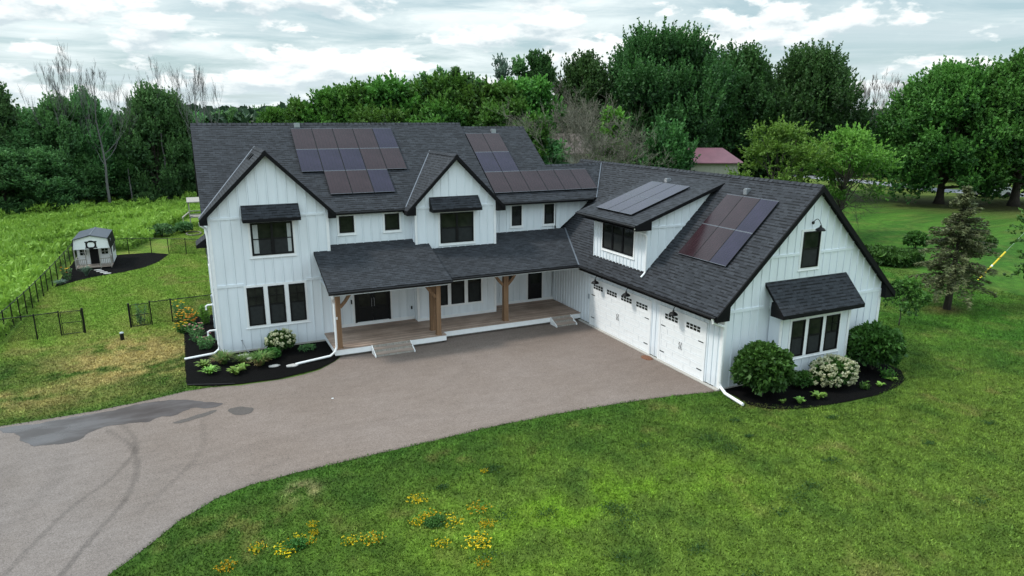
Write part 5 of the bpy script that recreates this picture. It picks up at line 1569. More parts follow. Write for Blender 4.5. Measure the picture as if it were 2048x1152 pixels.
# --- walnut thicket behind the house: individuals sharing four crowns
wal = []
for s in range(4):
    wal.append(make_tree('walnut_tree', 60 + s, 7.0, 13.0, 4.0, M['leaf_walnut'], 'bright green walnut in the thicket behind the house', group='walnut trees in the thicket behind the house', loc=(0, 0, 0), nl=40, shoots=58, leaves=10, leaf=.20, lobe=(.12, .19), up=.25, shoot_len=.65, r0=.16))
wp = [(8.9, 31.5, 11.3, 5.0), (11.3, 29.6, 12.1, 6), (13.4, 29.6, 12.9, 7), (15.8, 27.4, 13.0, 7), (18.0, 27.2, 12.7, 7), (20.2, 25.2, 13.3, 7), (22.4, 24.6, 12.9, 7), (24.6, 23.2, 12.6, 6.5), (26.8, 22.6, 13.0, 6),
      (12.5, 34, 12.2, 7), (16.5, 32.5, 12.9, 7), (20, 31, 13.2, 7), (24, 29.5, 13.0, 7), (27.6, 28.0, 13.2, 6.5), (14, 24.8, 10.8, 6), (18.5, 22.6, 11.0, 6), (22.6, 20.6, 10.9, 6), (7.0, 34.5, 10.6, 5)]
rng = np.random.default_rng(77)
for i, (x, y, h, w) in enumerate(wp):
    sc3 = (w / 7.0, w / 7.0, h / 13.0); rz = rng.uniform(0, 6.28)
    if i < 4:
        wal[i].location = (x, y, 0); wal[i].scale = sc3; wal[i].rotation_euler = (0, 0, rz)
    else:
        copy_thing(wal[i % 4], (x, y, 0), sc3, rz)
# thin sprigs rising above the thicket
for k, (x, y, h, lb) in enumerate([(18.3, 25.8, 14.0, 'leftmost thin leafy sprig rising above the walnut thicket'), (19.6, 25.3, 14.3, 'second thin leafy sprig from the left above the walnut thicket'), (20.8, 24.8, 14.2, 'third thin leafy sprig from the left above the walnut thicket'), (22.3, 24.2, 14.1, 'small round-topped sprig standing alone above the walnut thicket, rightmost')]):
    make_tree('sapling', 80 + k, 1.1, h, 12.2, M['leaf_wood'], lb, 'tree', 'sprigs above the walnut thicket', loc=(x, y, 0), profile=TALL, nl=6, shoots=16, leaves=7, leaf=.15, lobe=(.2, .32), up=.5, shoot_len=.3, r0=.05, trunk_top=.92, nlimb=5, fill=0)

# --- woodland on the left
wt = []
for s in range(5):
    wt.append(make_tree('woodland_tree', 90 + s, [7, 6, 8, 6.5, 7][s], 13.0, .8, M['leaf_wood'], 'dense dark leafy tree in the wood beyond the meadow', group='trees of the wood beyond the meadow', loc=(0, 0, 0), profile=[TALL, OVAL, ROUND, TALL, OVAL][s], nl=64, shoots=50, leaves=10, leaf=.19, lobe=(.10, .17), up=.5, shoot_len=.9, tufts=6, r0=.16))
tl = [(-19.5, 58.5, 15.2, 7), (-22.5, 60.5, 13.5, 7), (-16.0, 62.5, 11.6, 6), (-12.6, 58.2, 13.0, 5.6), (-10.4, 60.2, 13.8, 5), (-8.0, 63.5, 11.4, 5.5), (-13.5, 66, 10.8, 7), (-3.9, 61.5, 14.6, 5.6), (-1.8, 62.5, 13.8, 5),
      (-6.0, 67, 10.9, 7), (1.2, 66, 11.0, 6), (3.8, 70, 11.3, 7), (-19, 67, 11.5, 8), (-25, 66, 12, 8), (-28, 62, 14, 8), (-14.6, 55.5, 7.5, 6), (-11.4, 58.5, 7.0, 6), (-18.0, 54.8, 7.5, 6), (-8.6, 66.5, 8.0, 6), (-5.0, 70.0, 8.0, 7),
      (-0.5, 72.5, 8.5, 7), (3.5, 75, 9, 7), (-21.5, 53.5, 8.5, 6), (-26, 52, 9, 7), (-10.5, 62.5, 9.6, 6), (-6.5, 62.5, 9.0, 5.5), (-3, 66.5, 9.6, 6), (-16.5, 59.0, 9.4, 6), (8, 72, 10.6, 8), (12.0, 80, 11.8, 8), (17, 80, 11.0, 7), (5.4, 64.6, 11.7, 5), (-31, 57, 12, 8),
      (11.1, 83.0, 12.2, 6), (17.2, 81.7, 12.2, 4.4), (22, 78, 11.2, 7), (-2, 78, 11, 8), (-9, 74, 11, 8), (-17, 74, 11.4, 8), (-24, 74, 12, 9)]
rng = np.random.default_rng(99)
for i, (x, y, h, w) in enumerate(tl):
    k = i % 5; sc3 = (w / 7.0, w / 7.0, h / 13.7); rz = rng.uniform(0, 6.28)
    if i < 5:
        wt[i].location = (x, y, 0); wt[i].scale = sc3; wt[i].rotation_euler = (0, 0, rz)
    else:
        copy_thing(wt[k], (x, y, 0), sc3, rz)
bare_tree('dead_tree', 101, (-8.8, 56.5, 0), 14.2, .17, 'dead grey tree standing free in front of the left wood, its whole trunk showing', depth=5, start=.36, nb=14, Lf=.36, upb=.55, minr=.013, group='dead bare trees at the left wood', spread=.34)
bare_tree('dead_tree', 102, (-12.0, 57.0, 0), 15.0, .2, 'tall dead tree poking above the wood, leftmost bare top', depth=5, start=.5, nb=12, Lf=.34, upb=.6, minr=.015, group='dead bare trees at the left wood', spread=.32)
bare_tree('dead_tree', 103, (1.1, 58.1, 0), 14.6, .2, 'dead grey tree rising just left of the house roof', depth=5, start=.42, nb=14, Lf=.34, upb=.6, minr=.015, group='dead bare trees at the left wood', spread=.32)
bare_tree('dead_tree', 104, (-3.0, 60.8, 0), 15.6, .15, 'thin bare twigs above the leafy tree in the middle of the left wood', depth=4, start=.7, nb=9, Lf=.3, upb=.6, minr=.015, group='dead bare trees at the left wood', spread=.3)
bare_tree('dead_tree', 105, (-6.8, 60.0, 0), 12.6, .10, 'faint bare tree right of the free-standing dead tree', depth=4, start=.55, nb=9, Lf=.3, upb=.5, minr=.012, group='dead bare trees at the left wood', spread=.32)

# --- undergrowth along the wood's edge
def scatter_cards(name, m, n, fn, size, seed, label, cat, kind='stuff', aspect=1.6, upb=.4, parent=None):
    rng = np.random.default_rng(seed)
    P_, S_, T_ = fn(rng, n)
    A = rng.normal(0, 1, (len(P_), 3)) + np.array([0, 0, upb])
    o = np_mesh(name, cards(P_, A, S_ * size, rng, aspect), 4, m, parent, T_)
    if label: tag(o, label, cat, None, kind)
    return o
EX = [-40, -26, -18.5, -14.8, -11.5, -8.4, -2.5, .7, 8, 14]
EY = [48, 50.5, 53.5, 58.0, 64.5, 71.0, 73, 73.6, 74, 75]
def under(rng, n):
    x = rng.uniform(-36, 10, n); ye = np.interp(x, EX, EY) + (fbm(x, x * 0, .35, 61) - .5) * 3
    y = ye + rng.uniform(0, 4.5, n) ** 1.0
    top = (1.2 + 3.4 * fbm(x, y, .42, 63)) * sstep(-.3, 1.8, y - ye)
    z = top * rng.uniform(.0, 1, n) ** .45
    return np.stack([x, y, z], 1), rng.uniform(.6, 1.5, n), np.clip(.15 + .5 * (z / np.maximum(top, .2) - .5) + .3 * fbm(x, y, .8, 64) + rng.normal(0, .1, n), 0, 1)
scatter_cards('undergrowth', M['leaf_wood'], 42000, under, .34, 201, 'dense dark undergrowth along the foot of the left wood', 'undergrowth')

# --- far woods to the horizon
def farw(rng, n):
    d = 95 * (1 / (1 - rng.uniform(0, .93, n))) ** .9
    a = rng.uniform(-1.05, .45, n)       # bearing about the view axis
    bx = 0.44
    ang = bx + a * -1
    x = CAMP[0] + np.sin(ang) * d; y = CAMP[1] + np.cos(ang) * d
    keep = ~((x > 70) & (y < 62) & (d < 175)) & ~((x > 35) & (y < 70) & (d < 112))
    x, y, d = x[keep], y[keep], d[keep]; n = len(x)
    hh = 7.4 + 4.6 * fbm(x, y, .055, 71) + 2.6 * (fbm(x, y, .22, 73) - .5) + np.minimum(d * .0035, 6)
    z = hh * rng.uniform(.25, 1, n) ** .3
    return np.stack([x, y, z], 1), d / 100 * rng.uniform(.7, 1.4, n), np.clip(.1 + .75 * (z / hh - .6) + .5 * (fbm(x, y, .12, 75) - .4) + rng.normal(0, .08, n), 0, 1)
scatter_cards('far_wood', M['leaf_far_haze'], 120000, farw, .85, 202, 'continuous far-off woodland reaching the horizon', 'woodland')
# far tree row right of the locust and bare grey row above it
ft = [(113, 44, 9.5, 10, 2), (117, 52, 10, 10, 1), (108, 56, 9, 9, 0), (122, 40, 10, 10, 3), (104, 62, 9, 9, 4), (127, 33, 10, 10, 2), (131, 24, 10.5, 10, 1), (134, 12, 10.5, 11, 0), (125, 18, 9.5, 9, 3), (137, 2, 11, 11, 2), (97, 66, 9.5, 9, 1)]
for i, (x, y, h, w, k) in enumerate(ft):
    copy_thing(wt[k], (x, y, 0), (w / 7.0, w / 7.0, h / 13.0), i * 1.3, 'leafy tree in the far row beyond the lane', 'far trees beyond the lane')
for i, (x, y, h) in enumerate([(112, 60.5, 15.6), (115.5, 58.0, 16.2), (118.5, 56, 15.4), (121, 54, 14.4), (109, 62.5, 14.0), (124, 52, 14.2)]):
    if i == 0: fb = bare_tree('bare_tree', 110, (x, y, 0), 15.0, .28, 'grey bare tree in the hazy far row above the locust trees', 'bark_brown', 5, .35, .3, 12, Lf=.34, upb=.5, minr=.03, group='grey bare trees in the far row')
    else: copy_thing(fb, (x, y, 0), (1, 1, h / 15.0), i * 1.1)

# --- meadow grass and weeds
def meadow(rng, n):
    x = np.concatenate([rng.uniform(-40, -9.2, n // 2), rng.uniform(-12, 14, n // 2)]); y = np.concatenate([4 + 60 * rng.uniform(0, 1, n // 2) ** 1.2, rng.uniform(28, 76, n // 2)])
    keep = (meadow_mask(x, y) > .5) & (y < np.interp(x, EX, EY) + 2); x, y = x[keep], y[keep]; n = len(x)
    h = (.35 + .85 * fbm(x, y, .28, 81) ** 1.3) * (1 + .8 * (fbm(x, y, .9, 83) > .62))
    z = h * rng.uniform(.05, 1, n) ** .7
    return np.stack([x, y, z], 1), rng.uniform(.5, 1.3, n), np.clip(.1 + .55 * fbm(x, y, .16, 85) + .35 * (z / h - .5) + .25 * (fbm(x, y, 1.1, 87) - .5) + rng.normal(0, .08, n), 0, 1)
scatter_cards('meadow_grass', M['leaf_meadow'], 300000, meadow, .15, 203, 'tall bright green meadow grass beyond the fence', 'grass', aspect=3.0, upb=1.6)

# --- lawn blades near the camera: triangles coloured by the same zone map
def lawn(n, seed, xr, yr, keepf, h=.05, w=.018, name='lawn_grass', label='short mown lawn grass'):
    rng = np.random.default_rng(seed)
    x = rng.uniform(*xr, n); y = rng.uniform(*yr, n)
    k = keepf(x, y); x, y = x[k], y[k]; n = len(x)
    c = zone_color(x, y) * (0.85 + .95 * rng.uniform(0, 1, (n, 1)) ** 1.3) * (0.75 + .5 * fbm(x, y, 3.5, 91, 3))[:, None]
    a = rng.uniform(0, 2 * math.pi, n); hh = h * rng.uniform(.5, 1.4, n); ww = w * rng.uniform(.7, 1.5, n)
    V = np.empty((n, 3, 3)); dxy = np.stack([np.cos(a), np.sin(a)], 1) * ww[:, None]
    ln = rng.normal(0, .5, (n, 2)) * hh[:, None]
    V[:, 0, :2] = np.stack([x, y], 1) - dxy; V[:, 1, :2] = np.stack([x, y], 1) + dxy; V[:, 0, 2] = V[:, 1, 2] = 0.0
    V[:, 2, :2] = np.stack([x, y], 1) + ln; V[:, 2, 2] = hh
    o = np_mesh(name, V.reshape(-1, 3), 3, M['blades'], None, None, c)
    tag(o, label, 'grass', None, 'stuff'); return o
def inview(x, y, m=1.12):
    fx, fy = math.sin(.44), math.cos(.44)
    dx, dy = x - CAMP[0], y - CAMP[1]
    f = dx * fx + dy * fy; r = dx * fy - dy * fx
    return (f > 9) & (np.abs(r) < f * .80 * m + 1.5)
def front(x, y):
    bed = ((x > 17.2) & (x < 26.0) & (y > -15.6 + .0 * x) & (((x - 21.5) / 4.6) ** 2 + ((y + 12.2) / 3.35) ** 2 < 1)) | ((x > 17.3) & (x < 26) & (y > -12.6))
    f = (x - CAMP[0]) * math.sin(.44) + (y - CAMP[1]) * math.cos(.44)
    dens = np.clip(22 / np.maximum(f, 8), 0, 1) ** 1.2
    return inview(x, y) & (y < np.where(x < 17.36, np.interp(x, SX, SY) + .06, 6)) & ~bed & (np.random.default_rng(3).uniform(0, 1, len(x)) < dens)
lawn(900000, 301, (-6, 44), (-25, 6), front, label='short mown lawn grass in front and right of the driveway')
def yard(x, y):
    bed = (x > -1.46) & (y > np.interp(x, [-1.46, -.5, .47, 2], [-3.35, -3.88, -4.08, -4.12])) & (y < 7)
    return inview(x, y) & (y > np.interp(x, NX, NY) - .05) & (x > -14) & (x < 5) & ~bed & ~((x > -.1) & (y < 12)) & (meadow_mask(x, y) < .5) & ~((y > 17.5) & (x < -2.5) & (y > np.interp(x, [-8.75, -8.15, -7.06, -6.03, -5.13, -3.95, -3.2, -2.5], [17.7, 18.6, 19.8, 20.35, 20.77, 21.9, 23.4, 26.3])))
lawn(360000, 302, (-14, 4), (-5, 44), yard, h=.055, w=.022, label='short dry-patched lawn grass on the bank and in the fenced yard')

# --- shrubs
def bush(name, loc, rx, ry, rz, n, leaf, m, label, cat, seed, group=None, zc=None, stems=True, lump=.16):
    rng = np.random.default_rng(seed); root = empty(name, loc); tag(root, label, cat, group)
    d = unit(rng.normal(0, 1, (n, 3))); d[:, 2] = np.where(d[:, 2] < -.55, -d[:, 2], d[:, 2])
    lum = 1 + lump * (fbm(d[:, 0] * 3 + 9, d[:, 1] * 3 + d[:, 2] * 2.2 + 9, 1.4, seed) - .5) * 2
    rr = rng.uniform(0, 1, n) ** .35
    zc = rz if zc is None else zc
    P_ = d * rr[:, None] * lum[:, None] * np.array([rx, ry, rz]) + np.array([0, 0, zc]); P_[:, 2] = np.maximum(P_[:, 2], .05)
    A = d + rng.normal(0, .5, (n, 3)) + np.array([0, 0, -.25])
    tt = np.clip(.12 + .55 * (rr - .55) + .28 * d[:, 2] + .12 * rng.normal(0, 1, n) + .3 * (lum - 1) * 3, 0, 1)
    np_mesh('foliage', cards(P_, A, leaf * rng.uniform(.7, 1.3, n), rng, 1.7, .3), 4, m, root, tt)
    if stems:
        mb = MB()
        for k in range(7):
            a = rng.uniform(0, 6.28); mb.tube([(0, 0, 0), (math.cos(a) * rx * .2, math.sin(a) * ry * .2, rz * .5), (math.cos(a) * rx * .5, math.sin(a) * ry * .5, zc + rz * .3)], [.03, .02, .008], 5)
        mb.build('stems', M['bark'], root)
    return root
bush('round_shrub', (18.45, -13.65, 0), 1.12, .98, 1.02, 9000, .115, M['leaf_bush'], 'large round dark green shrub by the garage corner downspout', 'shrub', 401, 'large round shrubs on the gable bed', zc=1.02, lump=.34)
bush('round_shrub', (24.75, -13.55, 0), 1.20, 1.0, .98, 9500, .115, M['leaf_bush'], 'large round dark green shrub at the far right end of the gable bed', 'shrub', 402, 'large round shrubs on the gable bed', zc=1.0, lump=.34)
bush('small_shrub', (20.5, -13.75, 0), .5, .4, .36, 1500, .06, M['leaf_bush'], 'low dark shrub between the round shrub and the white hydrangea', 'shrub', 403)
def flowers(root, rx, ry, rz, zc, n, rad_, m, seed, lo=-.15, petals=26, size=.05, lean=None):
    rng = np.random.default_rng(seed); C = []; T_ = []; A = []
    d = unit(rng.normal(0, 1, (n * 3, 3))); d = d[(d[:, 2] > lo)]
    d = d[(d[:, 1] < .55)][:n]
    for q in d:
        c = q * np.array([rx, ry, rz]) * rng.uniform(.9, 1.08) + np.array([0, 0, zc]); c[2] = max(c[2], .12)
        r = rad_ * rng.uniform(.6, 1.3)
        e = unit(rng.normal(0, 1, (petals, 3)))
        C.append(c + e * r * rng.uniform(.6, 1, (petals, 1))); A.append(e); T_.append(np.clip(.5 + .4 * e[:, 2] + rng.normal(0, .15) + rng.normal(0, .1, petals), 0, 1))
    C = np.concatenate(C); A = np.concatenate(A)
    t1 = unit(np.cross(A, rng.normal(0, 1, A.shape)))
    return np_mesh('flower_heads', cards(C, t1, np.full(len(C), size), rng, 1.2, .25), 4, m, root, np.concatenate(T_))
h1 = bush('hydrangea', (2.45, -.75, 0), .66, .52, .50, 3200, .075, M['leaf_bush'], 'round white-flowered hydrangea below the triple windows', 'hydrangea', 411, zc=.52)
flowers(h1, .66, .52, .50, .54, 66, .070, M['petal_white'], 412, size=.055)
h2 = bush('hydrangea', (21.75, -14.05, 0), 1.05, .68, .58, 4200, .075, M['leaf_bush'], 'sprawling hydrangea covered in creamy white heads beneath the bay windows', 'hydrangea', 413, zc=.56, lump=.35)
flowers(h2, 1.08, .72, .62, .56, 150, .085, M['petal_white'], 414, lo=-.5, size=.06)

def rosette(name, loc, R, h, n, wd, m, label, cat, seed, group=None, droop=1.0, seg=4):
    """arching blades from one crown"""
    rng = np.random.default_rng(seed); V = []; T_ = []
    for k in range(n):
        a = rng.uniform(0, 6.28); r = R * rng.uniform(.5, 1.1); hh = h * rng.uniform(.6, 1.15); w = wd * rng.uniform(.7, 1.2)
        d = np.array([math.cos(a), math.sin(a), 0]); s = np.array([-d[1], d[0], 0]); o = rng.normal(0, .06 * R, 3) * np.array([1, 1, 0])
        pts = []
        for i in range(seg + 1):
            t = i / seg; pts.append(o + d * r * t + np.array([0, 0, hh * (math.sin(min(t * 1.9, 2.6)) if droop else t)]))
        for i in range(seg):
            w0 = w * math.sin(math.pi * (.12 + .85 * i / seg)) ; w1 = w * math.sin(math.pi * min(.12 + .85 * (i + 1) / seg, .985))
            V += [pts[i] - s * w0 / 2, pts[i] + s * w0 / 2, pts[i + 1] + s * w1 / 2, pts[i + 1] - s * w1 / 2]; T_.append(np.clip(rng.normal(.5, .2) + .2 * i / seg, 0, 1))
    o = np_mesh(name, np.array(V), 4, m, None, np.array(T_)); o.location = loc
    tag(o, label, cat, group); return o
rosette('hosta', (-.74, -1.45, .02), .36, .26, 42, .12, M['leaf_hosta'], 'bright lime hosta at the lawn side of the front bed', 'hosta', 421, 'hostas in the front bed')
rosette('hosta', (-.55, -2.35, .02), .42, .26, 55, .07, M['leaf_hosta'], 'fine leaved lime green clump at the lower left of the front bed', 'hosta', 422, 'hostas in the front bed')
rosette('hosta', (.42, -2.85, .02), .40, .26, 48, .12, M['leaf_hosta'], 'variegated pale edged hosta nearest the driveway in the front bed', 'hosta', 423, 'hostas in the front bed')
rosette('hosta', (.72, -2.45, .02), .30, .24, 34, .10, M['leaf_hosta'], 'smaller lime hosta behind the variegated one in the front bed', 'hosta', 429, 'hostas in the front bed')
rosette('daylily', (.05, -1.35, .02), .55, .48, 190, .028, M['leaf_lily'], 'green daylily clump with straw tips left of the flagstones', 'daylily', 424, 'daylilies in the front bed')
rosette('daylily', (-.05, -1.25, .02), .62, .42, 90, .028, M['leaf_tan'], 'browning daylily blades at the back left of the front bed', 'daylily', 425, 'daylilies in the front bed')
rosette('daylily', (.75, -1.65, .02), .48, .40, 130, .028, M['leaf_lily'], 'smaller daylily clump in the middle of the front bed', 'daylily', 426, 'daylilies in the front bed')
rosette('daylily', (1.45, -2.15, .02), .62, .52, 250, .028, M['leaf_lily'], 'largest daylily clump in the centre of the front bed', 'daylily', 427, 'daylilies in the front bed')
rosette('daylily', (1.35, -2.25, .02), .60, .40, 50, .028, M['leaf_tan'], 'dry tan blades in the largest daylily clump', 'daylily', 428, 'daylilies in the front bed')
bush('small_shrub', (1.95, -1.55, 0), .42, .36, .26, 1300, .055, M['leaf_bush'], 'low green shrub in front of the round hydrangea', 'shrub', 430, stems=False)
bush('small_shrub', (3.55, -1.05, 0), .42, .32, .16, 360, .05, M['leaf_wood'], 'sparse dark low plant in the mulch beside the porch', 'shrub', 431, stems=False)
for k, (x, y, r, lb) in enumerate([(.87, -.58, .24, 'pale oval flagstone close to the house wall'), (1.0, -1.1, .22, 'half hidden flagstone behind the middle daylily'), (1.95, -2.55, .22, 'pale broken flagstone in the open mulch'), (2.66, -2.82, .26, 'oval flagstone under the end of the white drain pipe')]):
    mb = MB(); n = 14; mb.prism([(x + r * math.cos(2 * math.pi * i / n) * (1 + .13 * math.sin(3.1 * i + k)), y + r * .62 * math.sin(2 * math.pi * i / n) * (1 + .1 * math.cos(2.3 * i)), .065) for i in range(n)], (0, 0, -.05)); tag(mb.build('flagstone', M['stone']), lb, 'stone', 'flagstones in the front bed')
mb = MB(); mb.tube([(-1.42, -3.32, .05), (-.9, -3.55, .06), (-.2, -3.83, .06), (.3, -3.98, .05)], .022, 8)
tag(mb.build('bed_edging', M['black']), 'black plastic edging along the front corner of the mulch bed', 'edging')
# side bed: black-eyed susans, tall perennials
def perennial(loc, R, H, n, leafm, flm, nf, label, name, cat, seed, group=None, fsize=.07):
    rng = np.random.default_rng(seed); root = empty(name, loc); tag(root, label, cat, group)
    mb = MB(); tips = []
    for k in range(n):
        a = rng.uniform(0, 6.28); r = R * math.sqrt(rng.uniform(0, 1)); h = H * rng.uniform(.6, 1.05)
        e = Vector((math.cos(a) * r, math.sin(a) * r, h)); b = Vector((e.x * .4, e.y * .4, 0)); tips.append(e)
        mb.tube([b, b.lerp(e, .5) + Vector((0, 0, .05)), e], [.009, .007, .004], 4)
    mb.build('stems', M['bark_tan'], root)
    C = []; 
    for e in tips:
        m = 26; t = rng.uniform(.1, 1, m); b = np.array([e.x * .4, e.y * .4, 0])
        C.append(b + (np.array(e) - b) * t[:, None] + rng.normal(0, .05, (m, 3)))
    C = np.concatenate(C); C[:, 2] = np.maximum(C[:, 2], .04)
    np_mesh('foliage', cards(C, rng.normal(0, 1, C.shape) + np.array([0, 0, .4]), rng.uniform(.03, .07, len(C)), rng, 2.4), 4, leafm, root, np.clip(.3 + .5 * C[:, 2] / H + rng.normal(0, .15, len(C)), 0, 1))
    if nf:
        C = []; A = []
        for k in range(nf):
            e = tips[k % len(tips)]; c = np.array(e) + rng.normal(0, .05, 3) + np.array([0, 0, .02])
            for q in range(7):
                an = q * .9; C.append(c + fsize * .5 * np.array([math.cos(an), math.sin(an), .1])); A.append([math.cos(an), math.sin(an), 0.1])
        C = np.array(C); A = np.array(A)
        np_mesh('flowers', cards(C, A, np.full(len(C), fsize * .8), rng, 1.3, .15, .25), 4, flm, root, rng.uniform(.2, 1, len(C)))
    return root
perennial((-1.35, 5.75, 0), .52, .75, 46, M['leaf_bush'], M['petal_orange'], 40, 'orange black-eyed susans at the fence end of the side bed', 'black_eyed_susan', 'flowers', 441)
perennial((-1.25, 4.9, 0), .34, .62, 26, M['leaf_bush'], M['petal_orange'], 30, 'smaller orange flower clump just in front of the larger one', 'black_eyed_susan', 'flowers', 442)
perennial((-1.55, 4.2, 0), .28, .5, 18, M['leaf_bush'], M['petal_yellow'], 16, 'few yellow blooms at the lawn edge of the side bed', 'black_eyed_susan', 'flowers', 447)
perennial((-.50, 5.4, 0), .25, 1.05, 30, M['leaf_lime'], None, 0, 'tall feathery light green plant against the house in the side bed', 'tall_perennial', 'plant', 443)
perennial((-.98, 2.6, 0), .42, .85, 24, M['leaf_wood'], M['petal_pink'], 14, 'leggy pink-headed perennial in the middle of the side bed', 'tall_perennial', 'plant', 444)
perennial((-.62, 1.2, 0), .38, .62, 30, M['leaf_wood'], M['petal_pink'], 8, 'bushy perennial near the white drain pipe in the side bed', 'tall_perennial', 'plant', 445)
perennial((-3.45, 6.7, 0), .3, 1.1, 9, M['leaf_wood'], None, 0, 'thin weed growing just behind the right gate', 'tall_perennial', 'plant', 446)
perennial((-1.75, 7.6, 0), .4, .8, 10, M['leaf_wood'], M['petal_yellow'], 10, 'sparse yellow flowering plant behind the right fence run', 'tall_perennial', 'plant', 448)
# gable bed small plants
rosette('hosta', (18.6, -14.55, .03), .17, .14, 14, .08, M['leaf_hosta'], 'tiny pale plant in front of the left round shrub', 'hosta', 451)
rosette('hosta', (19.2, -14.80, .03), .25, .2, 28, .10, M['leaf_hosta'], 'small lime hosta left of the flowering hosta in the gable bed', 'hosta', 452)
hb = rosette('hosta', (20.15, -14.80, .03), .34, .24, 36, .10, M['leaf_hosta'], 'lime hosta with a few white flower spikes in the gable bed', 'hosta', 453)
rosette('hosta', (23.35, -14.95, .03), .20, .16, 18, .10, M['leaf_hosta'], 'lone yellow-green hosta in open mulch right of the hydrangea', 'hosta', 454)
rosette('hosta', (24.35, -14.75, .03), .22, .15, 16, .09, M['leaf_hosta'], 'pale hosta in front of the right round shrub', 'hosta', 455)
perennial((24.45, -14.45, 0), .28, .45, 12, M['leaf_bush'], None, 0, 'spindly dark plant in front of the right round shrub', 'tall_perennial', 'plant', 456)
perennial((22.7, -14.85, 0), .22, .22, 10, M['leaf_bush'], None, 0, 'low dark plant right of the sprawling hydrangea', 'tall_perennial', 'plant', 457)
# shed bed
perennial((-8.3, 19.6, 0), .28, 1.0, 14, M['leaf_wood'], M['petal_orange'], 6, 'reddish young shrub in the shed bed beside the meadow fence', 'tall_perennial', 'plant', 461)
rosette('ornamental_grass', (-7.35, 20.5, .03), .48, .6, 130, .03, M['leaf_pale'], 'pale ornamental grass in front of the shed', 'grass plant', 462)
rosette('ornamental_grass', (-8.5, 18.1, .03), .5, .3, 120, .03, M['leaf_pale'], 'low silvery clump at the lower tip of the shed bed', 'grass plant', 463)
# meadow shrubs
for k, (x, y, r, h, lb) in enumerate([(-15.0, 26.3, .75, .95, 'lone dark shrub in the meadow left of the shed'), (-3.2, 35.8, 1.1, 1.1, 'dark weedy shrub in the meadow behind the shed roof'), (-1.4, 37.0, .8, 1.0, 'weedy shrub at the corner of the far lawn'), (-5.4, 60, 1.4, 1.7, 'leafy shrub at the top of the meadow near the wood'), (-3.0, 62, 1.3, 1.6, 'second leafy shrub at the top of the meadow near the wood'), (-13.3, 15.5, .9, 1.0, 'dark shrub just outside the long fence at the left edge')]):
    bush('meadow_shrub', (x, y, 0), r, r, h / 2, 1400, .13, M['leaf_wood'], lb, 'shrub', 470 + k, 'shrubs in the meadow')
# garden crops and right lawn shrubs
def crop(rng, n):
    u = rng.uniform(-1, 1, n); v = rng.uniform(-1, 1, n); k = u * u + v * v < 1; u, v = u[k], v[k]; n = len(u)
    x = 45.6 + u * 2.1 * .85 + v * 1.1; y = .9 - u * 1.0 + v * 1.7
    h = .55 + .75 * fbm(x, y, .9, 95); z = h * rng.uniform(.05, 1, n) ** .6
    return np.stack([x, y, z], 1), rng.uniform(.6, 1.3, n), np.clip(.2 + .6 * (z / h - .4) + rng.normal(0, .15, n), 0, 1)
scatter_cards('garden_crop', M['leaf_bush'], 7000, crop, .13, 480, 'dense corn-like crop patch right of the garage gable', 'crop', aspect=3.2, upb=.9)
bush('small_shrub', (52.0, 3.6, 0), 1.0, .9, .75, 2200, .14, M['leaf_bush'], 'dark shrub left of the spruce beyond the crop patch', 'shrub', 481)
bush('small_shrub', (56.5, 1.3, 0), 1.5, 1.1, .65, 2600, .14, M['leaf_bush'], 'wide dark shrub right of the spruce on the far lawn', 'shrub', 482)
bush('weed', (38.5, -4.5, 0), .3, .3, .24, 260, .1, M['leaf_bush'], 'small weed tuft near the garage eave on the lawn', 'weed', 483, stems=False)
bush('weed', (39.8, -6.4, 0), .35, .3, .26, 300, .1, M['leaf_bush'], 'dark weed tuft left of the spruce trunk, farther back', 'weed', 484, stems=False)
bush('weed', (37.2, -7.2, 0), .25, .25, .3, 220, .09, M['leaf_bush'], 'dark weed tuft left of the spruce trunk, nearer', 'weed', 485, stems=False)
sa = make_tree('young_tree', 490, 2.1, 2.3, .75, M['leaf_maple2'], 'small open young tree on the lawn just right of the garage gable', loc=(31.6, -9.8, 0), nl=12, shoots=22, leaves=7, leaf=.10, lobe=(.13, .2), up=.2, shoot_len=.25, r0=.03, trunk_top=.6, nlimb=10, fill=.05)

